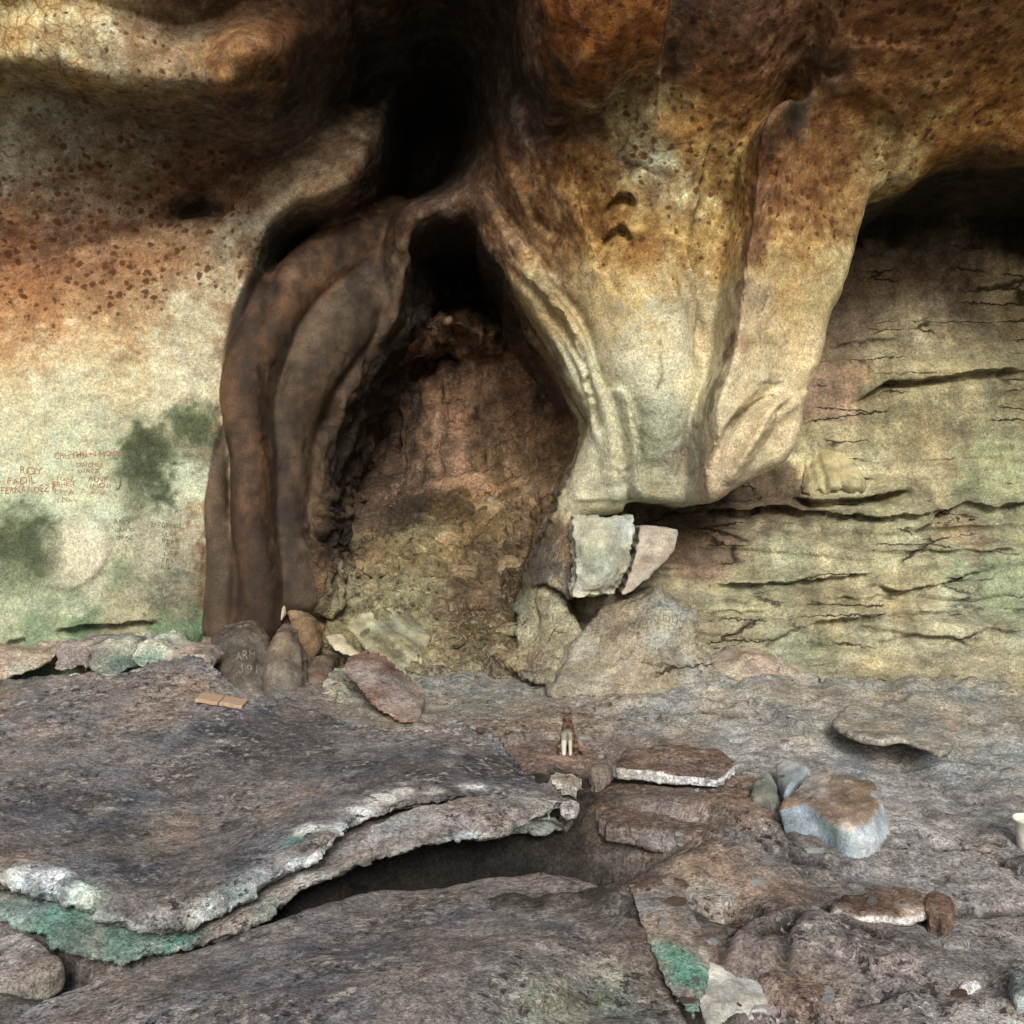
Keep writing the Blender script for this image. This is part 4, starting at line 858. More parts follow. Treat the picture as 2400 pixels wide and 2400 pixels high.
GP = [
 (1100, 1640, (.27, .24, .19), .25, 0, 0, .4), (1250, 1640, (.30, .26, .20), .2, 0, 0, .5), (1150, 1700, (.26, .19, .14), .2, 0, 0, .8), (1300, 1700, (.28, .21, .15), .2, 0, 0, .9), (1450, 1680, (.30, .24, .19), .2, 0, 0, .8), (1280, 1770, GRED, .15, 0, 0, .5), (1400, 1780, GRED, .15, 0, 0, .4),
 (1560, 1640, (.34, .32, .27), .2, 0, 0, .3), (1620, 1690, (.33, .31, .27), .2, 0, 0, .4), (1740, 1690, (.36, .34, .29), .2, 0, 0, .4), (1750, 1760, (.40, .38, .34), .12, 0, 0, .7), (1850, 1690, (.33, .30, .25), .2, 0, 0, .2), (2000, 1680, (.32, .29, .23), .25, 0, 0, .2), (2200, 1680, (.32, .29, .22), .25, 0, 0, .2), (2380, 1680, (.30, .28, .22), .25, 0, 0, .2),
 (1560, 1760, (.22, .145, .105), .15, 0, 0, .3), (1850, 1750, GDUST, .15, 0, 0, .2), (2050, 1780, (.30, .27, .25), .2, 0, 0, .3), (2250, 1800, (.27, .26, .24), .25, 0, 0, .3), (2400, 1800, (.27, .27, .24), .2, 0, 0, .3), (2120, 1920, (.40, .38, .37), .16, 0, 0, .1), (2110, 1860, (.36, .33, .31), .12, 0, 0, .2),
 (2250, 1930, (.23, .22, .215), .25, 0, 0, .4), (2380, 1930, (.23, .22, .21), .2, 0, 0, .4), (1900, 1960, (.22, .18, .155), .12, 0, 0, .4), (1450, 1860, (.25, .155, .105), .15, 0, 0, .3), (1600, 1880, (.27, .165, .11), .2, 0, 0, .5), (1750, 1900, (.27, .175, .12), .15, 0, 0, .6), (1650, 1960, GREYD, .12, 0, 0, .5), (1500, 1940, (.17, .14, .13), .12, 0, 0, .4), (1850, 2010, GREYD, .12, 0, 0, .5),
 (1480, 1990, GOCH, .12, 0, 0, .4), (1620, 2020, (.29, .19, .125), .12, 0, 0, .6), (1780, 2060, (.28, .195, .14), .15, 0, 0, .3), (1850, 2100, (.26, .18, .135), .12, 0, 0, .4), (1600, 2060, (.36, .32, .28), .06, 0, 0, 1), (1650, 2090, (.40, .34, .28), .05, 0, 0, 1), (1420, 2005, (.05, .04, .032), .12, 0, 0, 0), (1310, 1985, (.02, .016, .013), .22, 0, 0, 0), (1150, 1990, (.015, .012, .01), .25, 0, 0, 0), (900, 2050, (.015, .012, .01), .25, 0, 0, 0), (1200, 1990, (.035, .028, .022), .3, 0, 0, 0), (1000, 2040, (.035, .028, .022), .3, 0, 0, 0), (700, 2120, (.04, .03, .025), .3, 0, 0, 0),  # gap under the slabs: its shade painted into the ground colour
 (2000, 2050, GREY, .15, 0, 0, .8), (2200, 2050, (.26, .235, .22), .2, 0, 0, .8), (2380, 2060, (.28, .26, .25), .2, 0, 0, .8), (1980, 2180, (.25, .20, .175), .12, 0, 0, .6), (2150, 2190, GREY, .15, 0, 0, .6), (2330, 2180, (.26, .24, .23), .15, 0, 0, .6), (1760, 2230, (.24, .155, .12), .12, 0, 0, .3), (1860, 2260, (.26, .18, .14), .12, 0, 0, .5), (1960, 2300, (.27, .19, .15), .12, 0, 0, .6), (2120, 2290, (.27, .20, .17), .12, 0, 0, .8), (2300, 2290, (.29, .25, .21), .12, 0, 0, .7),
 (1900, 2380, (.27, .20, .165), .1, 0, 0, .8), (2050, 2370, (.26, .22, .20), .1, 0, 0, .8), (2200, 2390, (.48, .44, .42), .05, 0, 0, 1), (2330, 2395, (.55, .54, .53), .05, 0, 0, .6), (1700, 2170, (.10, .08, .06), .06, 0, 0, .7), (1530, 2085, (.07, .05, .04), .05, 0, 0, 0), (1620, 2390, (.10, .085, .07), .1, 0, 0, .2), (600, 2300, (.2, .16, .13), .5, 0, 0, .3), (200, 1700, (.2, .16, .13), .5, 0, 0, .3)]
Vg = np.c_[GXm.ravel(), GYm.ravel(), Zg.ravel()]
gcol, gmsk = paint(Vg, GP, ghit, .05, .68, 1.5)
for d in FCR: gcol *= (1 - .75 * np.exp(-(d.ravel() / .016) ** 2))[:, None]
gcol, gmsk = weather(Vg, gcol, gmsk, 1.1)
far = (1 - near).ravel()[:, None]
gcol = gcol * (1 - far) + np.array([[.12, .115, .075]]) * far
me = np_mesh("ground", Vg, quads(np.arange(GXm.size).reshape(GXm.shape)))
set_attr(me, "Col", gcol); set_attr(me, "Msk", gmsk)
ground = link("ground", me, M_FLOOR); tag(ground, kind="structure")

# ------------------------------------------------------------------ stones of the wall foot
LG = [(.36, .34, .28), (.48, .46, .40), (.56, .55, .49)]
# the two broken blocks under the hanging mass
b1 = Plate(at((1342, 1206, 5.62), (1420, 1204, 5.58), (1490, 1200, 5.64), (1488, 1260, 5.6), (1478, 1320, 5.58), (1458, 1370, 5.55), (1438, 1402, 5.53), (1390, 1402, 5.48), (1342, 1412, 5.5), (1336, 1395, 5.5), (1344, 1340, 5.53), (1342, 1280, 5.57)),
           'y', .45, at((1412, 1300, 5.42), (1420, 1240, 5.5), (1425, 1345, 5.39), (1375, 1320, 5.5), (1385, 1385, 5.45), (1465, 1290, 5.55)), edge=.01, vox=.0085, amp=.016, fine=.006, jag=.014, chaikin=0, seed=11, chip=.015)
b1.colour([(.34, .36, .29), (.44, .46, .39), (.52, .52, .47)], table=[(1395, 1300, (.30, .36, .27), .05, .7, ''), (1400, 1350, (.33, .38, .31), .05, .7, ''), (1355, 1300, (.46, .46, .34), .05, .5, ''), (1430, 1375, (.34, .31, .28), .04, .7, '')], flake=.05, f=3).make(
    "broken_block", M_PALE, "larger pale grey green broken block under the hanging mass", "stone block", "broken blocks below the hanging mass")
b2 = Plate(at((1498, 1230, 5.72), (1545, 1234, 5.72), (1592, 1240, 5.74), (1588, 1275, 5.72), (1568, 1312, 5.7), (1525, 1350, 5.66), (1482, 1388, 5.6), (1448, 1402, 5.6), (1470, 1355, 5.62), (1488, 1300, 5.68)),
           'y', .4, at((1530, 1285, 5.68),), edge=.012, vox=.0085, amp=.008, fine=.004, jag=.006, chaikin=0, seed=12, strata=.01, strata_f=20)
b2.colour([(.30, .26, .22), (.42, .38, .33), (.50, .46, .41)], table=[(1510, 1325, (.28, .23, .20), .035, .7, ''), (1520, 1273, (.22, .18, .15), .02, .8, '')], flake=.05).make(
    "broken_block", M_PALE, "smaller pinkish wedge block beside the larger pale block", "stone block", "broken blocks below the hanging mass")
# dark leaf-like fins beside the blocks
fin = lambda pts, ctrl=(), **kw: Plate(at(*pts), 'y', kw.pop('thick', .3), at(*ctrl) if len(ctrl) else (), **dict(dict(edge=.03, vox=.0105, amp=.012, jag=.008), **kw))
DKG = [(.09, .075, .06), (.15, .125, .10), (.21, .175, .135)]
p = fin([(1372, 1062, 5.95), (1404, 1066, 5.92), (1404, 1120, 5.9), (1366, 1172, 5.9), (1322, 1226, 5.95), (1286, 1268, 6.05), (1288, 1200, 6.1), (1318, 1112, 6.1)], [(1350, 1140, 5.88)], seed=13)
p.colour(DKG, table=[(1335, 1115, (.30, .24, .15), .05, .8, '')]).make("fin", M_REC, "dark curved stone fin behind the blocks", parent=ROOT)
p = fin([(1214, 1440, 6.1), (1226, 1340, 6.1), (1270, 1262, 6.05), (1300, 1232, 5.95), (1346, 1228, 5.8), (1348, 1330, 5.72), (1342, 1420, 5.7), (1310, 1382, 5.75), (1270, 1368, 5.85), (1240, 1400, 6.0)], [(1310, 1300, 5.76)], seed=14)
p.colour(DKG, table=[(1325, 1290, (.24, .16, .09), .06, .8, ''), (1300, 1372, (.42, .39, .24), .05, .9, '')]).make("fin", M_REC, "dark stone fin left of the larger block", parent=ROOT)
p = fin([(1212, 1400, 6.15), (1270, 1385, 5.95), (1310, 1400, 5.85), (1350, 1450, 5.75), (1372, 1500, 5.65), (1370, 1590, 5.5), (1300, 1605, 5.5), (1210, 1600, 5.6), (1180, 1560, 5.85), (1200, 1500, 6.0)], [(1280, 1500, 5.8)], seed=15, strata=.0, amp=.055, thick=.5, edge=.012, jag=.03, chaikin=0)
p.colour([(.22, .20, .14), (.33, .31, .21), (.42, .40, .27)], table=[(1250, 1410, (.26, .29, .21), .06, .8, ''), (1250, 1560, (.18, .13, .09), .09, .8, ''), (1340, 1560, (.26, .20, .14), .06, .7, ''), (1340, 1420, (.14, .12, .08), .04, .8, '')], flake=.3).make(
    "rock_buttress", M_REC, "mottled olive rock buttress at the right side of the recess mouth", "rock")
_o = [(1884, 1060, 6.26), (1920, 1046, 6.22), (1975, 1050, 6.22), (2010, 1075, 6.22), (2030, 1120, 6.18)]
_r = random.Random(5); _x = 2034
while _x > 1880:
    _o.append((_x, 1150 + _r.uniform(-12, 4), 6.17)); _x -= _r.uniform(4, 8); _o.append((_x, 1166 + _r.uniform(-6, 14) - max(0, _x - 1980) * .25, 6.16)); _x -= _r.uniform(5, 10)
_o = [(a, b, hit(a, b)[1] - (.06 if b > 1130 else .01)) for a, b, _ in _o]
p = fin(_o, [(1940, 1110, hit(1940, 1110)[1] - .05)], seed=19, thick=.3, edge=.07, edgeh=.07, vox=.0085, amp=.01, jag=.004, chaikin=0)
p.V[:, 1] += .03 * vnoise(np.c_[p.V[:, 0] * 38, p.V[:, 2] * 1.5, p.V[:, 1] * 0], 9) * sstep(2.02, 1.75, p.V[:, 2])
p.colour([(.33, .29, .16), (.44, .40, .22), (.52, .48, .28)], flake=.02).make("drip_fringe", M_PALE, "pale yellow fringe of drip stone over a dark bed crack", parent=ROOT)
# pale base rock under the blocks
p = fin([(1372, 1462, 5.7), (1420, 1426, 5.62), (1500, 1396, 5.62), (1545, 1378, 5.66), (1560, 1384, 5.66), (1602, 1412, 5.62), (1640, 1420, 5.62), (1638, 1470, 5.56), (1622, 1500, 5.54), (1680, 1560, 5.5), (1740, 1640, 5.3), (1560, 1665, 5.2), (1420, 1665, 5.2), (1290, 1640, 5.3), (1330, 1540, 5.55)],
        [(1500, 1470, 5.5), (1560, 1440, 5.5), (1480, 1560, 5.42)], seed=16, amp=.03, strata=.02, strata_f=14, thick=.6, vox=.0115, edge=.012, jag=.025, chaikin=0)
p.colour([(.20, .175, .13), (.28, .25, .19), (.34, .31, .25)], table=[(1580, 1440, (.36, .40, .35), .10, .8, ''), (1620, 1580, (.36, .38, .36), .10, .8, ''), (1440, 1460, (.24, .21, .16), .1, .6, ''), (1540, 1490, (.44, .47, .42), .06, .6, '')], flake=.3).make(
    "base_rock", M_STRATA, "pale pinkish grey bedrock block with scratched writing under the broken blocks", "rock")
# low pinkish ledge with dark slots, right
p = fin([(1640, 1560, 5.55), (1700, 1535, 5.55), (1760, 1528, 5.5), (1830, 1540, 5.5), (1900, 1570, 5.45), (1950, 1590, 5.42), (1955, 1622, 5.36), (1930, 1640, 5.34), (1860, 1628, 5.3), (1790, 1634, 5.3), (1770, 1622, 5.32), (1700, 1630, 5.34), (1650, 1618, 5.38)],
        [(1760, 1580, 5.38), (1850, 1600, 5.36)], seed=17, amp=.02, strata=.014, strata_f=22, thick=.35, vox=.0105, edge=.03)
p.colour([(.34, .28, .22), (.42, .36, .30), (.47, .43, .36)], table=[(1790, 1550, (.42, .31, .25), .08, .7, '')], flake=.25).make(
    "ledge_rock", M_STRATA, "low pinkish ledge rock with dark slots beneath it", "rock")
# thin jutting flake right
p = Plate(pgs([(1960, 1708), (2010, 1728), (2060, 1738), (2110, 1733), (2160, 1752), (2210, 1768), (2246, 1745), (2256, 1712), (2240, 1672), (2120, 1650), (2000, 1652), (1940, 1676)], .15), 'z', .035, (), edge=.012, vox=.009, amp=.012, fine=.006, jag=.025, chaikin=1, under=.4, seed=18)
p.colour([(.30, .26, .20), (.36, .32, .25), (.33, .25, .19)], [(.24, .20, .15), (.34, .29, .22)], flake=.2).make("stone_flake", M_FLOOR, "thin ragged stone flake jutting over a dark gap near the right edge", "stone flake")
# stones along the foot of the left wall
for pts, ctl, cs, lab, tb in [
    ([(-200, 1512, 5.5), (0, 1514, 5.48), (80, 1510, 5.5), (150, 1518, 5.48), (120, 1548, 5.38), (60, 1576, 5.3), (0, 1590, 5.25), (-200, 1600, 5.25)], [], [(.30, .21, .15), (.37, .26, .19), (.40, .33, .22)], "long rusty brown ledge stone under the left wall", [(40, 1578, (.50, .50, .38), .05, .8, '')]),
    ([(135, 1515, 5.5), (175, 1498, 5.5), (222, 1500, 5.48), (218, 1540, 5.38), (205, 1578, 5.28), (160, 1580, 5.27), (115, 1582, 5.27), (130, 1550, 5.36)], [(170, 1530, 5.36)], [(.16, .13, .115), (.26, .21, .18), (.32, .26, .24)], "dark pitted stone between the rusty ledge stone and grey green block", []),
    ([(218, 1512, 5.48), (250, 1500, 5.48), (300, 1504, 5.46), (312, 1530, 5.4), (312, 1560, 5.3), (280, 1580, 5.24), (220, 1580, 5.26)], [(265, 1530, 5.34)], [(.20, .22, .18), (.28, .28, .24), (.35, .36, .31)], "grey green rounded block at the foot of the left wall", [(280, 1550, (.13, .22, .18), .06, .7, '')]),
    ([(308, 1510, 5.48), (345, 1498, 5.48), (368, 1498, 5.48), (395, 1516, 5.46), (420, 1540, 5.4), (400, 1575, 5.26), (340, 1582, 5.24), (312, 1560, 5.3)], [(350, 1535, 5.36)], [(.30, .33, .27), (.40, .43, .35), (.48, .50, .42)], "pale green block beside the grey green block", [(350, 1545, (.20, .33, .25), .06, .7, '')]),
    ([(380, 1545, 5.4), (410, 1520, 5.45), (450, 1512, 5.5), (485, 1522, 5.45), (490, 1540, 5.38), (470, 1570, 5.28), (400, 1585, 5.2)], [(430, 1545, 5.33)], [(.30, .22, .17), (.40, .31, .25), (.46, .40, .32)], "small pinkish stone with a pale edge at the foot of the columns", []),
]:
    p = fin(pts, ctl, seed=len(lab), amp=.03, strata=.012, thick=.4, edge=.012, jag=.03, chaikin=0)
    p.colour(cs, table=tb, flake=.3).make("ledge_stone", M_FLOOR, lab, "stone", "stones along the foot of the left wall")
# round dark stones at the column feet
for pts, ctl, cs, lab in [
    ([(488, 1505, 5.75), (520, 1468, 5.8), (570, 1450, 5.8), (606, 1462, 5.8), (622, 1510, 5.7), (622, 1570, 5.6), (612, 1640, 5.4), (560, 1640, 5.4), (500, 1600, 5.5)], [(560, 1530, 5.55)], [(.06, .052, .045), (.13, .115, .10), (.20, .185, .165)], "dark speckled stone with scratched letters at the foot of the tall column"),
    ([(612, 1520, 5.7), (640, 1478, 5.72), (672, 1474, 5.7), (700, 1510, 5.66), (712, 1570, 5.58), (708, 1660, 5.35), (620, 1660, 5.35), (606, 1600, 5.5)], [(660, 1550, 5.5)], [(.07, .058, .048), (.12, .10, .082), (.17, .14, .115)], "tall dark rounded stone right of the speckled stone"),
    ([(664, 1420, 6.0), (700, 1416, 5.98), (730, 1440, 5.98), (748, 1500, 5.92), (744, 1540, 5.88), (724, 1580, 5.8), (705, 1550, 5.8), (690, 1490, 5.85), (668, 1460, 5.95)], [(715, 1490, 5.8)], [(.13, .085, .05), (.19, .125, .07), (.24, .165, .095)], "smooth brown egg shaped stone under the blunt column foot"),
    ([(738, 1545, 5.85), (765, 1530, 5.9), (778, 1560, 5.85), (770, 1585, 5.75), (745, 1660, 5.5), (700, 1660, 5.5), (712, 1590, 5.7)], [], [(.07, .05, .04), (.13, .09, .065), (.20, .14, .10)], "small dark stone wedged right of the column feet"),
]:
    p = fin(pts, ctl, seed=len(lab) + 3, amp=.035, sc=5, fine=.007, thick=.4, edge=.06)
    p.colour(cs, flake=.12).make("foot_stone", M_COL, lab, "stone", "stones at the feet of the columns")
p = fin([(648, 1396, 6.0), (662, 1400, 5.99), (670, 1420, 5.98), (664, 1456, 5.95), (650, 1470, 5.95), (644, 1430, 5.98)], seed=5, thick=.06, edge=.02, vox=.008)
p.colour([(.34, .28, .22), (.46, .39, .31)]).make("stone_splinter", M_PALE, "small pale splinter of stone wedged between the column feet", "stone splinter")

# ------------------------------------------------------------------ stones in the recess mouth
p = fin([(800, 1552, 5.47), (840, 1540, 5.52), (895, 1552, 5.50), (930, 1582, 5.40), (965, 1615, 5.28), (990, 1650, 5.14), (988, 1702, 4.92), (930, 1700, 4.92), (880, 1668, 5.02), (838, 1622, 5.17), (808, 1585, 5.34)], [(900, 1610, 5.22)], seed=21, edge=.02, thick=.25, chaikin=0)
p.colour([(.12, .038, .024), (.18, .062, .040), (.24, .095, .066)], [(.22, .13, .10), (.34, .26, .22)], flake=.35).make("red_slab", M_FLOOR, "dark red tilted slab flecked with white in the recess mouth", "stone slab")
p = fin([(742, 1650, 5.3), (748, 1600, 5.5), (770, 1576, 5.6), (802, 1580, 5.62), (832, 1625, 5.45), (870, 1668, 5.25), (860, 1690, 5.15), (740, 1690, 5.15)], [(800, 1630, 5.35)], seed=22, amp=.03, edge=.04)
p.colour([(.30, .27, .20), (.44, .42, .36), (.52, .52, .47)], table=[(815, 1630, (.27, .33, .31), .05, .7, '')], flake=.8).make("speckled_stone", M_FLOOR, "pale grey speckled lump at the lower left of the red slab", "stone")
p = fin([(758, 1488, 6.0), (800, 1490, 6.0), (812, 1505, 5.95), (840, 1530, 5.85), (862, 1548, 5.8), (820, 1542, 5.78), (782, 1520, 5.86)], seed=23, thick=.06, edge=.012, vox=.009, chaikin=0)
p.colour([(.44, .41, .31), (.52, .50, .40)]).make("stone_sliver", M_PALE, "thin pale sliver of stone above the red slab", "stone sliver")
p = fin([(830, 1410, 6.45), (880, 1385, 6.5), (930, 1392, 6.45), (962, 1440, 6.3), (1002, 1480, 6.2), (1010, 1560, 6.0), (1000, 1612, 5.85), (960, 1595, 5.86), (900, 1555, 5.92), (840, 1505, 6.05), (812, 1470, 6.2)], [(910, 1470, 6.15), (960, 1540, 5.95)], seed=24, thick=.35, edge=.02, chaikin=0, amp=.012)
tv = p.V; band = (tv[:, 0] * .62 + tv[:, 2] * 1.0) * 26 + .5 * fbm(tv * 5, 3, 5)
bb = vnoise(np.c_[band, tv[:, 0] * 1.2, tv[:, 1] * .5], 77); p.V = tv + p.N * (.028 * np.clip(bb, -.6, .6))[:, None]
p.colour([(.20, .19, .12), (.34, .33, .21), (.44, .43, .29)], table=[(980, 1560, (.46, .46, .33), .09, .7, '')], flake=.2)
p.c *= (1 - .35 * np.clip(-bb * 2, 0, 1))[:, None]
p.make("banded_slab", M_PALE, "olive banded slab with slanting layers lying in the recess", "stone slab")
random.seed(4)
REC = [(930, 1400, 60, 26, (.40, .38, .24)), (1130, 1420, 70, 60, (.17, .125, .08)), (1060, 1500, 55, 32, (.33, .29, .18)), (1100, 1560, 45, 26, (.28, .26, .17)), (1170, 1525, 60, 36, (.23, .19, .12)), (1030, 1570, 36, 26, (.40, .38, .26)),
       (1200, 1470, 50, 30, (.30, .28, .18)), (1060, 1280, 50, 46, (.40, .28, .14)), (1150, 1210, 60, 46, (.30, .21, .11)), (1130, 1150, 45, 36, (.35, .20, .10)), (960, 1290, 60, 36, (.33, .28, .15)), (830, 1330, 60, 30, (.29, .23, .13)),
       (790, 1410, 46, 30, (.42, .38, .26)), (1200, 1330, 50, 40, (.24, .17, .09)), (890, 1340, 50, 26, (.34, .28, .16)), (1030, 1430, 50, 30, (.29, .22, .14)), (1240, 1580, 60, 22, (.28, .24, .18)), (1330, 1610, 70, 20, (.33, .28, .21)), (1160, 1610, 60, 18, (.30, .27, .20)), (770, 1350, 36, 24, (.27, .21, .12)), (1090, 1340, 50, 30, (.22, .16, .09))]
RW = ["olive", "dark brown", "dull ochre", "grey brown", "earthy", "pale olive", "mossy tan", "orange tinged", "rusty ochre", "reddish ochre", "tan", "dusky brown", "cream olive", "umber", "buff", "brown grey", "grey tan", "pinkish tan", "ash grey", "deep brown", "sooty brown"]
WH = ["above the banded slab", "in the middle of the recess floor", "right of the banded slab", "low in the recess mouth", "near the buttress foot", "at the foot of the banded slab", "beside the olive buttress", "below the mound top", "on the mound's right shoulder", "at the very top of the rubble mound", "on the left side of the mound",
      "in the left of the recess floor", "just right of the blunt column foot", "right below the mound shoulder", "left of the mound centre", "between banded slab and round boulder", "in front of the buttress", "in front of the pale bedrock", "on the recess threshold", "beside the blunt column foot", "under the mound top"]
for k, (cx, cy, rx, ry, c) in enumerate(REC):
    h0 = hit(cx, cy); d = h0[1]; n = 9
    out = []
    for i in range(n):
        g = 2 * math.pi * i / n; r = random.uniform(.75, 1.15)
        out.append(un(cx + rx * r * math.cos(g), cy + ry * r * math.sin(g), d - .02 - .06 * math.sin(g)))
    p = Plate(out, 'y', .22, [un(cx, cy, d - .17)], edge=.03, vox=.011, amp=.022, sc=7, fine=.008, jag=.02, seed=40 + k, chaikin=1)
    p.colour([tuple(np.array(c) * .55), c, tuple(np.minimum(np.array(c) * 1.3, .7))], flake=.25).make("rubble_stone", M_REC, "%s rubble stone %s" % (RW[k], WH[k]), "stone", "rubble stones in the recess")

# ------------------------------------------------------------------ the great slabs in front
GR = [(.115, .105, .11), (.175, .16, .16), (.23, .20, .19), (.29, .245, .225)]
CRUST = [(.12, .12, .11), (.36, .39, .36), (.64, .66, .64)]
A = Plate(at((-500, 1600, 5.2), (0, 1587, 5.2), (120, 1574, 5.15), (280, 1566, 5.1), (385, 1534, 5.25), (470, 1524, 5.32), (505, 1560, 5.18), (570, 1606, 5.02), (700, 1642, 4.92), (860, 1692, 4.76), (960, 1703, 4.68), (1110, 1692, 4.64), (1180, 1718, 4.52), (1200, 1762, 4.36),
             (1262, 1812, 4.08), (1322, 1848, 3.85), (1350, 1876, 3.7), (1300, 1872, 3.68), (1200, 1862, 3.66), (1080, 1862, 3.62), (960, 1880, 3.54), (850, 1915, 3.42), (790, 1962, 3.25), (750, 2000, 3.17), (680, 2030, 3.12), (560, 2100, 3.02), (480, 2140, 2.96), (380, 2160, 2.93), (230, 2138, 2.95), (170, 2092, 3.02), (100, 2075, 3.05), (0, 2052, 3.08), (-500, 2000, 3.15)),
          'z', .06, at((300, 1720, 4.45), (600, 1780, 4.25), (900, 1780, 4.25), (300, 1900, 3.72), (600, 1900, 3.75), (120, 1950, 3.5), (1100, 1790, 4.05), (500, 2030, 3.25), (800, 1880, 3.55)), edge=.03, edgeh=.02, vox=.0115, amp=.022, sc=2.2, fine=.006, strata=.012, strata_f=45, jag=.022, under=.4, seed=61, chaikin=0, smooth=0, chip=.028)
A.colour([(.10, .094, .10), (.15, .14, .145), (.20, .18, .175), (.27, .215, .19)], CRUST, table=[
    (420, 1600, (.22, .17, .14), .16, .6, 't'), (180, 1620, (.21, .18, .165), .2, .5, 't'), (760, 1650, (.24, .18, .14), .14, .7, 't'), (500, 1660, (.20, .16, .14), .10, .5, 't'), (230, 1900, (.34, .29, .24), .05, .8, 't'), (240, 1890, (.46, .42, .34), .025, .8, 't'), (80, 1960, (.27, .22, .20), .12, .7, 't'),
    (720, 1850, (.30, .235, .20), .10, .85, 't'), (640, 1900, (.28, .22, .185), .10, .7, 't'), (690, 1970, (.14, .25, .20), .05, 1, ''), (730, 1940, (.80, .83, .82), .05, 1, ''), (820, 1815, (.40, .34, .31), .04, .6, 't'), (900, 1862, (.80, .82, .82), .06, 1, ''), (850, 1895, (.80, .82, .82), .055, 1, ''), (800, 1930, (.78, .8, .79), .045, 1, ''), (690, 2015, (.6, .63, .6), .035, 1, ''), (480, 2125, (.66, .68, .66), .05, .9, ''), (380, 2150, (.5, .52, .5), .04, .8, ''), (950, 1848, (.6, .61, .6), .035, 1, ''), (1010, 1845, (.66, .64, .61), .035, .9, ''), (1110, 1840, (.82, .80, .78), .055, 1, ''), (1200, 1858, (.6, .58, .56), .04, .9, ''), (1060, 1765, (.44, .42, .38), .03, .7, 't'), (525, 1740, (.66, .64, .58), .025, .9, 't'),
    (200, 2110, (.22, .32, .26), .06, .8, ''), (120, 2065, (.74, .77, .74), .055, 1, ''), (40, 2050, (.74, .76, .72), .055, 1, ''), (190, 2105, (.5, .58, .52), .05, 1, ''), (560, 2080, (.24, .31, .28), .06, .7, ''), (600, 2060, (.48, .50, .48), .05, .6, ''), (1180, 1900, (.26, .21, .19), .1, .5, 't'), (1290, 1840, (.22, .19, .18), .08, .6, 't')], flake=.6, sflake=.5, f=1.9).make(
    "stone_slab", M_FLOOR, "great grey purple slab with a white and green broken edge, at left", "stone slab", "great slabs in front of the wall")
A2 = Plate(at((1358, 1886, 3.66), (1310, 1893, 3.58), (1230, 1932, 3.44), (1180, 1958, 3.38), (1100, 1952, 3.38), (1000, 1975, 3.32), (900, 2000, 3.27), (820, 2030, 3.21), (730, 2062, 3.16), (640, 2118, 3.07), (540, 2170, 3.0), (470, 2195, 2.97), (380, 2220, 2.94), (290, 2240, 2.92), (180, 2222, 2.95), (110, 2180, 3.0), (0, 2150, 3.04), (-500, 2130, 3.1), (-500, 1900, 3.6), (400, 1900, 3.7), (900, 1800, 3.95), (1250, 1830, 3.8)),
           'z', .05, at((1150, 1910, 3.48), (1000, 1920, 3.44), (600, 2080, 3.12), (300, 2180, 3.02)), edge=.02, vox=.0105, amp=.016, sc=3, fine=.006, strata=.018, strata_f=34, jag=.022, under=.6, seed=62, chaikin=0, cap=A, smooth=0, chip=.022)
A2.colour([(.24, .195, .175), (.31, .255, .225), (.36, .33, .30)], [(.08, .085, .075), (.28, .32, .28), (.56, .59, .55)], table=[
    (430, 2190, (.10, .25, .19), .06, 1, ''), (300, 2200, (.13, .24, .19), .09, .9, ''), (130, 2170, (.12, .26, .20), .09, .95, ''), (20, 2130, (.22, .31, .26), .09, .8, ''), (600, 2110, (.25, .30, .25), .07, .7, ''), (740, 2030, (.46, .48, .46), .06, .7, ''), (960, 1965, (.50, .49, .45), .06, .5, 's'), (1130, 1905, (.27, .225, .205), .12, .8, 't'), (550, 2140, (.30, .23, .19), .05, .7, '')], flake=.5, sflake=.5).make(
    "stone_slab", M_FLOOR, "thin lower slab layer with green crusted edge under the great slab", "stone slab", "great slabs in front of the wall")
# corner chunk at the left edge
L1 = Plate(at((-300, 2180, 3.0), (0, 2182, 2.98), (60, 2178, 2.98), (110, 2205, 2.92), (145, 2240, 2.85), (148, 2268, 2.8), (100, 2290, 2.76), (0, 2330, 2.7), (-300, 2400, 2.6)), 'z', .14, (), edge=.03, vox=.010, amp=.02, fine=.007, jag=.02, under=.5, seed=63)
L1.colour([(.26, .22, .19), (.36, .31, .27), (.48, .45, .41)], [(.22, .2, .17), (.45, .43, .38)], flake=.8).make("stone_chunk", M_FLOOR, "pale crusted chunk of stone at the left edge below the slab layer", "stone")
# lower boulder
B = Plate(at((-500, 2500, 2.45), (0, 2376, 2.6), (120, 2318, 2.7), (250, 2274, 2.78), (480, 2206, 2.93), (640, 2152, 3.06), (800, 2104, 3.2), (900, 2078, 3.28), (1050, 2066, 3.33), (1200, 2040, 3.4), (1330, 2042, 3.4), (1392, 2058, 3.36), (1420, 2078, 3.3), (1440, 2140, 3.12), (1490, 2190, 2.97), (1545, 2255, 2.8), (1585, 2330, 2.62), (1600, 2400, 2.5), (1500, 2420, 2.42), (1350, 2500, 2.3), (1000, 2700, 2.05), (200, 2900, 1.8), (-600, 2900, 1.8)),
          'z', .3, at((900, 2200, 2.86), (600, 2350, 2.45), (1200, 2180, 2.88), (300, 2400, 2.4), (1000, 2380, 2.36), (1250, 2320, 2.52), (1420, 2255, 2.7), (1450, 2370, 2.57), (1250, 2400, 2.43)), edge=.05, vox=.0105, amp=.02, sc=2.5, fine=.006, jag=.025, under=.2, seed=64, chaikin=1)
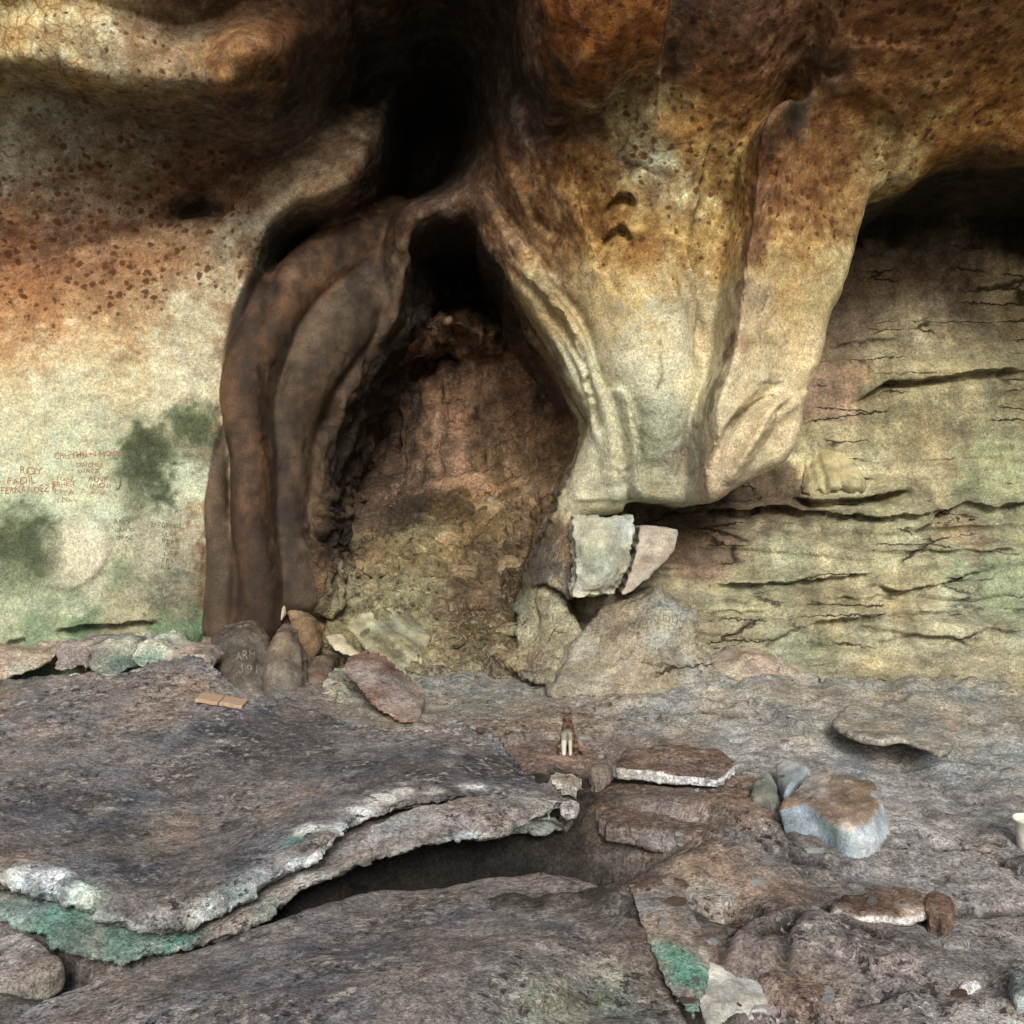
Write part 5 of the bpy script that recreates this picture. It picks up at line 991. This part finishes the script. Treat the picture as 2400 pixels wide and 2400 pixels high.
B.colour([(.115, .108, .115), (.165, .15, .155), (.20, .18, .175), (.24, .205, .19)], [(.2, .18, .16), (.3, .27, .24)], table=[
    (150, 2340, (.44, .41, .38), .07, .8, ''), (330, 2290, (.34, .28, .24), .10, .7, ''), (500, 2240, (.33, .26, .21), .10, .8, ''), (640, 2180, (.36, .30, .25), .08, .7, ''), (60, 2370, (.44, .40, .36), .07, .8, ''), (100, 2450, (.28, .22, .19), .15, .6, ''), (1000, 2090, (.25, .21, .18), .14, .6, ''), (1330, 2050, (.24, .19, .165), .10, .6, ''), (1450, 2160, (.30, .24, .20), .07, .7, ''),
    (1480, 2200, (.38, .33, .28), .05, .7, ''), (1420, 2290, (.33, .31, .25), .08, .8, ''), (1300, 2350, (.29, .29, .22), .10, .85, ''), (1450, 2370, (.17, .22, .18), .08, .8, ''), (1220, 2390, (.34, .35, .27), .07, .8, ''), (1530, 2330, (.15, .125, .10), .06, .6, '')], flake=.55, sflake=.4, f=1.9).make(
    "boulder", M_FLOOR, "huge rounded grey boulder filling the bottom foreground", "boulder", "great slabs in front of the wall")

# ------------------------------------------------------------------ stones on the floor at right
def fl(pts, lift, thick, lab, cs, side=None, name="floor_stone", cat="stone", group="stones on the floor at right", mat=None, ctl=(), table=(), flake=.4, sflake=.3, **kw):
    p = Plate(pgs(pts, lift), 'z', thick, pgs(ctl, lift) if len(ctl) else (), **dict(dict(edge=.018, vox=.0095, amp=.02, fine=.006, jag=.03, chaikin=0), **kw))
    p.V[:, 2] -= .012
    return p.colour(cs, side, table=table, flake=flake, sflake=sflake).make(name, mat or M_FLOOR, lab, cat, group)
RB = [(.10, .066, .052), (.15, .095, .07), (.20, .135, .10)]
WHT = [(.38, .37, .36), (.64, .64, .63), (.74, .74, .74)]
fl([(1432, 1778), (1450, 1755), (1520, 1742), (1600, 1732), (1690, 1745), (1726, 1772), (1728, 1800), (1690, 1812), (1600, 1806), (1520, 1798), (1450, 1790)], .12, .085, "flat brown stone with a thick white chipped front edge behind the brown slab", RB, WHT, seed=71, sflake=.2, strata=.012, under=.3)
fl([(1370, 1862), (1440, 1838), (1560, 1838), (1700, 1832), (1750, 1842), (1790, 1872), (1822, 1930), (1846, 1985), (1790, 1985), (1680, 1962), (1540, 1940), (1420, 1918)], .06, .07, "broad red brown slab with white streaks in the middle of the floor", RB, [(.18, .14, .12), (.30, .25, .22)], seed=72, flake=.7, table=[(1610, 1895, (.62, .60, .56), .03, .9, ''), (1680, 1915, (.60, .56, .50), .03, .9, ''), (1720, 1870, (.5, .44, .38), .02, .8, '')])
fl([(1282, 1800), (1310, 1788), (1345, 1798), (1372, 1815), (1360, 1838), (1310, 1830), (1285, 1820)], .10, .06, "small white crusted stone at the tip of the great slab", [(.36, .31, .28), (.56, .53, .50)], WHT, seed=73, flake=.7, vox=.008)
fl([(1375, 1800), (1400, 1782), (1428, 1768), (1436, 1790), (1418, 1812), (1390, 1826)], .10, .06, "small striped grey stone left of the white chipped stone", [(.24, .20, .17), (.42, .38, .33)], seed=74, vox=.008)
fl([(1315, 1872), (1345, 1862), (1362, 1872), (1355, 1892), (1325, 1895)], .15, .04, "small pale stone resting on the slab tip", [(.44, .42, .40), (.60, .58, .56)], seed=75, vox=.007, jag=.008)
# dusty blue boulder with a hollow top, and the lump beside it
p = Plate(pgs([(1816, 1908, 0.120), (1846, 1893, 0.140), (1885, 1880, 0.160), (1915, 1905, 0.140), (1945, 1936, 0.120), (1990, 1946, 0.120), (2038, 1922, 0.140), (2070, 1876, 0.170), (2054, 1830, 0.190), (1990, 1802, 0.190), (1930, 1796, 0.190), (1880, 1820, 0.180), (1846, 1862, 0.150)]), 'z', .16,
          pgs([(1990, 1885, 0.055), (1965, 1855, 0.080), (1900, 1850, 0.160), (2018, 1845, 0.120)]), edge=.006, vox=.0085, smooth=0, amp=.012, fine=.006, jag=.012, under=.35, seed=76, chaikin=0, lean=(.015, -.035))
p.colour([(.12, .09, .07), (.17, .13, .105), (.22, .18, .15)], [(.14, .19, .26), (.20, .26, .34), (.30, .36, .43)], table=[(1915, 1945, (.09, .16, .13), .05, .9, 's'), (1945, 1965, (.11, .17, .14), .05, .8, 's'), (1850, 1880, (.26, .18, .13), .05, .8, 't'), (1905, 1820, (.28, .28, .30), .06, .8, 't'), (1925, 1860, (.36, .35, .36), .04, .7, 't'), (1985, 1943, (.45, .46, .47), .02, .8, '')], flake=.45, sflake=.1).make(
    "hollow_boulder", M_PALE, "dusty blue grey boulder with a hollow brown top", "boulder")
p = Plate(pgs([(1752, 1862, .10), (1762, 1815, .13), (1790, 1788, .15), (1812, 1792, .15), (1830, 1825, .13), (1832, 1870, .11), (1815, 1905, .08), (1790, 1895, .07)]), 'z', .12, pgs([(1795, 1840, .16)]), edge=.05, vox=.009, amp=.012, jag=.008, seed=77)
p.colour([(.11, .13, .12), (.16, .18, .16), (.22, .25, .23)], table=[(1825, 1800, (.40, .46, .46), .04, .8, '')], flake=.2).make("grey_lump", M_PALE, "rounded grey green lump against the left of the hollow boulder", "stone")
p = Plate(pgs([(1805, 1790, .12), (1830, 1776, .14), (1880, 1780, .16), (1905, 1800, .17), (1870, 1830, .15), (1845, 1850, .14), (1825, 1830, .13)]), 'z', .1, (), edge=.03, vox=.009, amp=.012, jag=.01, seed=78)
p.colour([(.16, .22, .27), (.22, .28, .34), (.32, .36, .40)], flake=.2).make("blue_stone", M_PALE, "pale blue stone between the grey lump and hollow boulder", "stone")
# green-faced wedge stone and its neighbours
p = Plate(at((1492, 2120, 2.96), (1515, 2098, 3.02), (1575, 2090, 3.04), (1610, 2100, 3.02), (1645, 2170, 2.85), (1680, 2275, 2.65), (1672, 2330, 2.57), (1634, 2395, 2.50), (1604, 2378, 2.52), (1562, 2318, 2.59), (1524, 2228, 2.73), (1498, 2170, 2.83)), 'y', .3, at((1590, 2215, 2.73), (1600, 2290, 2.59), (1580, 2150, 2.85)), edge=.012, vox=.008, amp=.008, fine=.004, jag=.008, seed=79, chaikin=0)
p.colour([(.20, .135, .10), (.27, .19, .145)], [(.26, .2, .16), (.36, .3, .26)], table=[(1560, 2240, (.12, .30, .235), .045, 1, ''), (1600, 2270, (.11, .29, .225), .05, 1, ''), (1635, 2292, (.12, .29, .225), .04, 1, ''), (1535, 2220, (.30, .42, .36), .025, .9, ''), (1620, 2355, (.14, .26, .21), .035, .9, ''), (1610, 2325, (.22, .175, .165), .025, .8, ''), (1600, 2190, (.62, .60, .57), .012, .9, ''), (1655, 2235, (.5, .46, .42), .02, .8, '')], flake=.5).make(
    "green_wedge", M_FLOOR, "wedge shaped stone with a bright green lower face", "stone")
p = Plate(at((1676, 2318, 2.57), (1708, 2312, 2.61), (1763, 2302, 2.65), (1793, 2318, 2.60), (1818, 2345, 2.53), (1853, 2372, 2.46), (1868, 2420, 2.37), (1868, 2500, 2.29), (1658, 2500, 2.27), (1666, 2400, 2.41)), 'y', .3, at((1748, 2360, 2.46),), edge=.03, vox=.008, amp=.014, fine=.005, jag=.012, seed=80)
p.colour([(.44, .44, .42), (.56, .58, .57), (.66, .68, .68)], table=[(1790, 2340, (.45, .40, .35), .04, .7, '')], flake=.3).make("pale_block", M_PALE, "pale bluish white block at the bottom edge beside the green faced wedge", "stone block")
fl([(1925, 2140), (1935, 2112), (1975, 2082), (2050, 2062), (2110, 2066), (2160, 2084), (2196, 2108), (2180, 2122), (2120, 2130), (2040, 2134), (1990, 2140), (1950, 2146)], .075, .06, "flat brown stone with a bright white broken front edge", RB, WHT, seed=81, flake=.6, sflake=.2, under=.5, table=[(1970, 2135, (.74, .73, .71), .035, .9, ''), (2130, 2125, (.6, .56, .5), .03, .7, '')])
fl([(2150, 2118), (2165, 2085), (2200, 2076), (2235, 2092), (2246, 2118), (2232, 2138), (2190, 2140)], .09, .07, "dark red brown lump right of the white edged stone", [(.12, .075, .06), (.18, .11, .085)], seed=82, flake=.3, vox=.008)
fl([(1690, 2160), (1720, 2120), (1760, 2118), (1790, 2150), (1782, 2195), (1750, 2215), (1722, 2200)], .03, .05, "pitted dark brown crust stone above the rubble pocket", [(.11, .08, .06), (.22, .16, .115), (.34, .27, .21)], seed=83, amp=.03, vox=.008)
fl([(1460, 2060), (1490, 2040), (1560, 2036), (1600, 2050), (1612, 2068), (1570, 2076), (1500, 2080), (1470, 2078)], .075, .05, "reddish lip stone over the dark hollow behind the wedge", RB, seed=84, under=.5, vox=.008)
fl([(1610, 2060), (1650, 2036), (1700, 2050), (1722, 2090), (1700, 2125), (1650, 2115), (1620, 2090)], .07, .06, "crumbly white flecked stone above the green faced wedge", [(.30, .22, .17), (.46, .40, .34), (.62, .58, .53)], seed=85, amp=.03, flake=.9, vox=.008)
fl([(1745, 2230), (1790, 2190), (1880, 2180), (1960, 2210), (1985, 2270), (1950, 2330), (1870, 2345), (1790, 2310), (1755, 2290)], .035, .05, "low red brown hump above the pale bluish block", [(.20, .13, .10), (.26, .175, .135), (.31, .23, .185)], seed=86, flake=.5, edge=.04)
fl([(2120, 2440), (2150, 2385), (2250, 2372), (2330, 2366), (2430, 2360), (2600, 2370), (2600, 2480), (2200, 2480)], .03, .05, "white ledge along the bottom right corner", [(.52, .51, .49), (.66, .67, .66)], WHT, seed=87, flake=.5, vox=.008)
fl([(2362, 2300), (2368, 2270), (2395, 2255), (2450, 2250), (2460, 2310), (2410, 2330), (2380, 2325)], .09, .08, "dark green grey stone at the right edge", [(.10, .12, .11), (.20, .23, .21)], [(.14, .17, .16), (.36, .40, .39)], seed=88, flake=.4, vox=.008)
fl([(2366, 2012), (2385, 1992), (2440, 1985), (2460, 2020), (2410, 2030)], .06, .06, "dark striped stone under the white cup at the right edge", [(.09, .09, .09), (.2, .2, .2)], seed=89, vox=.008)
fl([(2190, 2190), (2210, 2168), (2260, 2165), (2290, 2185), (2270, 2202), (2220, 2206)], .04, .035, "small grey stone with a pale rim near the lower right", [(.22, .2, .19), (.34, .31, .29)], seed=90, vox=.008)
fl([(2235, 2300), (2255, 2282), (2290, 2280), (2300, 2292), (2270, 2305)], .045, .03, "small upturned white chip near the lower right corner", [(.5, .46, .42), (.66, .62, .6)], seed=91, vox=.006, jag=.006)
fl([(1980, 2225), (2010, 2212), (2070, 2215), (2075, 2228), (2020, 2238)], .03, .025, "small dark flake lying below the white edged stone", [(.10, .07, .06), (.17, .12, .10)], seed=92, vox=.006, jag=.006)

# loose chips
def chip_mesh(seed):
    bmx = bmesh.new(); bmesh.ops.create_icosphere(bmx, subdivisions=2, radius=1)
    V = np.array([v.co[:] for v in bmx.verts]); D = 1 + .45 * fbm(V * 1.3 + seed * 7, 3, seed)
    for v, d in zip(bmx.verts, D): v.co = (v.co.x * d, v.co.y * d * .8, v.co.z * d * .45)
    me = bpy.data.meshes.new("chip"); bmx.to_mesh(me); bmx.free(); return me
rnd = random.Random(11)
CH = []
tones = [("white", (.66, .65, .63)), ("brown", (.22, .15, .11)), ("grey", (.30, .28, .27))]
for tn, c in tones:
    for k in range(3):
        me = chip_mesh(k + len(CH)); set_attr(me, "Col", np.tile(np.array([c]), (len(me.vertices), 1))); set_attr(me, "Msk", np.zeros((len(me.vertices), 3)))
        me.materials.append(M_FLOOR); me.polygons.foreach_set("use_smooth", np.ones(len(me.polygons), bool)); CH.append((tn, me))
bpy.context.view_layer.update()
DG = bpy.context.evaluated_depsgraph_get()
for k in range(150):
    px = rnd.choice([rnd.uniform(1350, 2400), rnd.uniform(1800, 2400), rnd.uniform(1050, 1700)]); py = rnd.uniform(1640, 2390) if px > 1500 else rnd.uniform(1640, 1800)
    dv = Vector(((px - 1200) / F, 1, -(py - 1200) / F)).normalized()
    ok, loc, nor, _, ob, _ = SC.ray_cast(DG, Vector((0, 0, CAMZ)), dv)
    if not ok or loc.y > 5.6 or nor.z < .6: continue
    tn, me = rnd.choice(CH[:3] * 2 + CH)
    o = bpy.data.objects.new("stone_chip", me); COL.objects.link(o); r = rnd.uniform(.006, .016) * (1 if rnd.random() < .85 else 1.8)
    o.scale = (r * rnd.uniform(.8, 1.8), r, r); o.location = loc - Vector((0, 0, r * .1)); o.rotation_euler = (rnd.uniform(-.3, .3), rnd.uniform(-.3, .3), rnd.uniform(0, 6.28))
    tag(o, "small %s stone chip lying loose on the rocky floor" % tn, "stone chip", "%s stone chips scattered on the floor" % tn)

# ------------------------------------------------------------------ bottle, stick, cup
def simple_mat(name, c, rough=.5, grain=0.0, scale=40, stretch=(1, 1, 1), trans=0.0, alpha=1.0, ior=1.45, c2=None):
    m = bpy.data.materials.new(name); m.use_nodes = True; nt = m.node_tree; b = nt.nodes["Principled BSDF"]
    b.inputs["Roughness"].default_value = rough; b.inputs["Transmission Weight"].default_value = trans; b.inputs["IOR"].default_value = ior
    tc = nt.nodes.new("ShaderNodeTexCoord"); mp = nt.nodes.new("ShaderNodeMapping"); mp.inputs["Scale"].default_value = stretch
    n = nt.nodes.new("ShaderNodeTexNoise"); n.inputs["Scale"].default_value = scale; n.inputs["Detail"].default_value = 5
    r = nt.nodes.new("ShaderNodeValToRGB"); r.color_ramp.elements[0].position = .3; r.color_ramp.elements[1].position = .7
    c2 = c2 or tuple(v * (1 - grain) for v in c)
    r.color_ramp.elements[0].color = c2 + (1,); r.color_ramp.elements[1].color = c + (1,)
    nt.links.new(tc.outputs["Object"], mp.inputs[0]); nt.links.new(mp.outputs[0], n.inputs["Vector"]); nt.links.new(n.outputs["Fac"], r.inputs[0]); nt.links.new(r.outputs[0], b.inputs["Base Color"])
    return m
def lathe(prof, n=28, rib=0):
    V = []; Q = []
    for i, (r, z) in enumerate(prof):
        for k in range(n):
            g = 2 * math.pi * k / n; rr = r * (1 + (rib * (1 if k % 4 < 2 else -1) if .012 < z < .085 and rib else 0))
            V.append((rr * math.cos(g), rr * math.sin(g), z))
    for i in range(len(prof) - 1):
        for k in range(n): Q.append((i * n + k, i * n + (k + 1) % n, (i + 1) * n + (k + 1) % n, (i + 1) * n + k))
    return np.array(V), np.array(Q)
def drop(px, py):
    dv = Vector(((px - 1200) / F, 1, -(py - 1200) / F)).normalized()
    DG = bpy.context.evaluated_depsgraph_get()
    ok, loc, nor, _, ob, _ = SC.ray_cast(DG, Vector((0, 0, CAMZ)), dv); return loc
bl = drop(1330, 1773)
H_ = bl.y * 108 / F                          # height of the sitting cat
CV = [(0, .34, .24), (0, .24, .36), (0, .12, .50), (0, .05, .62), (0, .0, .76), (0, -.03, .86), (0, -.13, .82),      # 0-6 pelvis .. head, muzzle
      (.075, .03, .50), (.078, .0, .30), (.075, -.02, .10), (.075, -.07, .03), (-.075, .03, .50), (-.078, .0, .30), (-.075, -.02, .10), (-.075, -.07, .03),   # front legs
      (.13, .30, .20), (.17, .12, .22), (.165, .20, .05), (.165, .06, .035), (-.13, .30, .20), (-.17, .12, .22), (-.165, .20, .05), (-.165, .06, .035),      # folded hind legs
      (.03, .46, .12), (.14, .48, .05), (.26, .38, .04), (.30, .22, .04)]                                                                                        # tail round to the side
CE = [(0, 1), (1, 2), (2, 3), (3, 4), (4, 5), (5, 6), (2, 7), (7, 8), (8, 9), (9, 10), (2, 11), (11, 12), (12, 13), (13, 14), (0, 15), (15, 16), (16, 17), (17, 18), (0, 19), (19, 20), (20, 21), (21, 22), (0, 23), (23, 24), (24, 25), (25, 26)]
CR = [.18, .18, .165, .13, .11, .125, .055, .075, .062, .05, .05, .075, .062, .05, .05, .11, .09, .045, .04, .10, .09, .045, .04, .05, .04, .036, .026]
me = bpy.data.meshes.new("raw"); me.from_pydata([tuple(c * H_ for c in v) for v in CV], CE, []); o = bpy.data.objects.new("raw", me); COL.objects.link(o)
m = o.modifiers.new("s", 'SKIN'); m.use_smooth_shade = True
for sv, r in zip(me.skin_vertices[0].data, CR): sv.radius = (r * H_, r * H_)
me.skin_vertices[0].data[0].use_root = True
m = o.modifiers.new("u", 'SUBSURF'); m.levels = 2; m.render_levels = 2
dg = bpy.context.evaluated_depsgraph_get(); body = bpy.data.meshes.new_from_object(o.evaluated_get(dg)); bpy.data.objects.remove(o)
body.name = "cat"; bmx = bmesh.new(); bmx.from_mesh(body)
for sx in (-1, 1):                            # pointed ears grown into the head
    e = bmesh.ops.create_cone(bmx, segments=8, radius1=.048 * H_, radius2=.006 * H_, depth=.09 * H_, cap_ends=True)
    for v in e["verts"]: v.co = (v.co.x + sx * (.062 + .25 * max(v.co.z, 0) / H_ * .4) * H_, v.co.y * .6 - .01 * H_, v.co.z + .975 * H_)
bmx.to_mesh(body); bmx.free()
co = np.empty(len(body.vertices) * 3); body.vertices.foreach_get("co", co); co = co.reshape(-1, 3) / H_
nz = fbm(co * 9, 3, 5); band = np.sin(co[:, 2] * 42 + 6 * co[:, 1] + 3 * nz)
cc = np.where((band > .2)[:, None], np.array([[.055, .036, .024]]), np.array([[.15, .095, .06]])) * (1 + .4 * nz)[:, None]
wh = np.clip(sstep(.16, .04, co[:, 1] + .03 * nz) * sstep(.62, .54, co[:, 2] + .04 * nz) * sstep(.15, .10, np.abs(co[:, 0] + .03)), 0, 1)
wh = np.maximum(wh, sstep(-.11, -.14, co[:, 1]) * (co[:, 2] > .7) * .9)[:, None]
shade = np.where((co[:, 2] > .36)[:, None], np.array([[.24, .25, .22]]), np.array([[.50, .50, .47]]))
cc = cc * (1 - wh) + shade * wh
CAT = link("cat", body, None); CAT.location = bl - Vector((0, 0, .002)); CAT.rotation_euler = (0, 0, math.radians(-8))
set_attr(body, "Col", cc); set_attr(body, "Msk", np.zeros((len(co), 3))); body.materials.clear(); body.materials.append(rock_mat("fur", grain=.35, bump=.5, dist=.003, fine=260, rough=.95, spec=.1))
tag(CAT, "small brown tabby cat with a pale chest and white front legs sitting on the floor", "cat")
for sx in (-1, 1):
    bmx = bmesh.new(); bmesh.ops.create_uvsphere(bmx, u_segments=10, v_segments=8, radius=.016 * H_)
    for v in bmx.verts: v.co += Vector((sx * .05, -.142, .885)) * H_
    me = bpy.data.meshes.new("eye"); bmx.to_mesh(me); bmx.free(); link("eye", me, simple_mat("cat_eye", (.10, .11, .03), .15, .5, 60), CAT)
bmx = bmesh.new(); bmesh.ops.create_uvsphere(bmx, u_segments=8, v_segments=6, radius=.013 * H_)
for v in bmx.verts: v.co = Vector((v.co.x, v.co.y * .6, v.co.z * .7)) + Vector((0, -.182, .845)) * H_
me = bpy.data.meshes.new("nose"); bmx.to_mesh(me); bmx.free(); link("nose", me, simple_mat("cat_nose", (.12, .05, .045), .4, .3, 60), CAT)

wl = drop(520, 1648)
ST = bpy.data.objects.new("wood_strip", None); COL.objects.link(ST); ST.location = wl + Vector((0, 0, .012)); L_ = wl.y * 112 / F; ST.rotation_euler = (math.radians(8), math.radians(7), math.radians(-2))
tag(ST, "short pale strip of cracked wood lying on the great grey slab", "wood strip")
MW = simple_mat("weathered_wood", (.46, .34, .26), .8, .4, 30, (2, 18, 18), c2=(.25, .17, .12))
def board(name, x0, x1, yj, parent):
    bmx = bmesh.new(); bmesh.ops.create_cube(bmx, size=1)
    for v in bmx.verts: v.co = ((x0 + x1) / 2 + v.co.x * (x1 - x0), yj + v.co.y * .10 + .004 * random.uniform(-1, 1), v.co.z * .018)
    bmesh.ops.subdivide_edges(bmx, edges=[e for e in bmx.edges if abs(e.verts[0].co.x - e.verts[1].co.x) > .02], cuts=6)
    for v in bmx.verts: v.co.y += .003 * math.sin(v.co.x * 70 + x0); v.co.z += .002 * math.sin(v.co.x * 50)
    bmesh.ops.bevel(bmx, geom=[e for e in bmx.edges if len(e.link_faces) == 2 and e.calc_face_angle() > 1], offset=.003, segments=1, affect='EDGES')
    me = bpy.data.meshes.new(name); bmx.to_mesh(me); bmx.free(); return link(name, me, MW, parent, False)
board("half", -L_ / 2, -.002, .002, ST); board("half", .002, L_ / 2, -.004, ST)

cl = drop(2404, 1985)
V, Q = lathe([(.001, .002), (.022, .0), (.024, .004), (.027, .05), (.030, .088), (.035, .094), (.036, .10), (.034, .101), (.032, .094), (.028, .088), (.024, .05), (.021, .006), (.001, .005)])
V = V * (cl.y * 75 / F / .10); me = np_mesh("plastic_cup", V, Q)
cup = link("plastic_cup", me, simple_mat("white_plastic", (.62, .63, .60), .5, .35, 45)); cup.location = cl - Vector((0, 0, .004)); cup.rotation_euler = (.12, -.1, 0)
tag(cup, "white plastic cup standing at the right edge of the picture", "cup")

# ------------------------------------------------------------------ writing on the stone
def ink(name, c): return simple_mat(name, c, .9, .45, 120)
INK_R, INK_D, INK_W = ink("red_paint", (.36, .20, .13)), ink("dark_scratch", (.15, .14, .10)), ink("pale_scratch", (.23, .22, .20))
def write(name, items, targets, mat, parent, lift=.003):
    allV, allQ, off = [], [], 0
    for text, px, py, hgt, ang, wid in items:
        cu = bpy.data.curves.new("t", 'FONT'); cu.body = text; cu.size = 1.0; cu.resolution_u = 2; cu.space_character = 1.05
        o = bpy.data.objects.new("t", cu); COL.objects.link(o)
        dg = bpy.context.evaluated_depsgraph_get(); m = o.evaluated_get(dg).to_mesh()
        bmx = bmesh.new(); bmx.from_mesh(m); bmesh.ops.triangulate(bmx, faces=bmx.faces); bmesh.ops.subdivide_edges(bmx, edges=[e for e in bmx.edges if e.calc_length() > .12], cuts=2); bmesh.ops.triangulate(bmx, faces=bmx.faces)
        co = [v.co.copy() for v in bmx.verts]; fs = [[v.index for v in f.verts] for f in bmx.faces]
        bmx.verts.index_update(); fs = [[v.index for v in f.verts] for f in bmx.faces if random.random() > .07]; bmx.free()
        bpy.data.objects.remove(o); bpy.data.curves.remove(cu)
        if not co: continue
        w = max(c.x for c in co) - min(c.x for c in co); k = wid / w; ca, sa = math.cos(ang), math.sin(ang)
        pts = []; ok_all = True
        for c in co:
            u = c.x * k + 1.0 * math.sin(c.x * 5 + px + c.y * 4); v = -c.y * hgt / .7 * (1 + .15 * math.sin(c.x * 2.3 + px)) + 1.5 * math.sin(c.x * 3.1 + py)
            qx, qy = px + u * ca - v * sa, py + u * sa + v * ca
            dv = Vector(((qx - 1200) / F, 1, -(qy - 1200) / F)).normalized(); best = None
            for t in targets:
                mi = t.matrix_world.inverted(); ok, loc, nor, _ = t.ray_cast(mi @ Vector((0, 0, CAMZ)), dv)
                if ok:
                    L = t.matrix_world @ loc
                    if best is None or L.y < best[0].y: best = (L, nor)
            if best is None: ok_all = False; break
            pts.append(best[0] + (best[1] * .5 - dv).normalized() * lift)
        if not ok_all: continue
        allV += [p[:] for p in pts]; allQ += [[i + off for i in f] for f in fs]; off += len(pts)
    if not allV: return
    base = Vector(parent.location); me = bpy.data.meshes.new(name); me.from_pydata([tuple(Vector(v) - base) for v in allV], [], allQ)
    return link(name, me, mat, parent, False)
bpy.context.view_layer.update()
SW = [o for o in WALL_PARTS if o.name.startswith("smooth_wall")]
R_ = [("ROY", 44, 1111, 18, .03, 54), ("FADIL", 16, 1135, 16, -.02, 66), ("FERNANDEZ", 2, 1157, 16, -.03, 112), ("CRISTHIAN MOSO", 126, 1076, 13, -.05, 160), ("SANCHEZ", 178, 1094, 10, 0, 62), ("SUREZ", 180, 1108, 9, 0, 52),
      ("IVAN", 132, 1128, 10, 0, 36), ("ERNEST", 126, 1142, 12, -.06, 50), ("LITA", 128, 1160, 13, 0, 44), ("TINA", 130, 1176, 9, 0, 40), ("I", 118, 1155, 30, 0, 5), ("RENE", 206, 1128, 11, .03, 44), ("INDI", 210, 1144, 12, 0, 40), ("ROSA", 212, 1158, 10, 0, 36)]
D_ = [("D TORRALES", 355, 1233, 10, .08, 76), ("LUIS", 378, 1256, 9, .03, 34), ("PEPE", 378, 1274, 10, 0, 40), ("PAUL", 392, 1286, 8, 0, 30), ("ULP", 382, 1302, 10, 0, 36), ("FELI", 378, 1318, 9, 0, 34), ("JUDI", 376, 1332, 9, 0, 34), ("ARES", 266, 1228, 10, -.05, 38), ("CARLO", 268, 1246, 9, 0, 44), ("DANI", 272, 1264, 9, 0, 36), ("J", 276, 1140, 26, .1, 8)]
for it in R_:
    w1 = write("painted_word", [it], SW, INK_R, ROOT)
for it in D_:
    w2 = write("scratched_word", [it], SW, INK_D, ROOT)
def obj_like(lbl): return [o for o in COL.objects if lbl in str(o.get("label", ""))]
o = obj_like("dark speckled stone")[0]; [write("scratched_letters", [it], [o], INK_W, o) for it in (("ARM", 552, 1546, 20, 0, 46), ("191", 560, 1576, 18, 0, 36))]
o = obj_like("huge rounded grey boulder")[0]; write("carved_letters", [("AMANOMO", 1222, 2378, 34, -.10, 220)], [o], INK_D, o)
o = obj_like("with scratched writing")[0]; write("scratched_letters", [("T N DUD", 1500, 1462, 20, -.04, 110)], [o], INK_W, o)
o = [c for c in ROOT.children if c.get("label", "").startswith("dark stone fin left")][0]; write("scratched_word", [("amald", 1282, 1346, 13, -.12, 44)], [o], INK_D, ROOT)
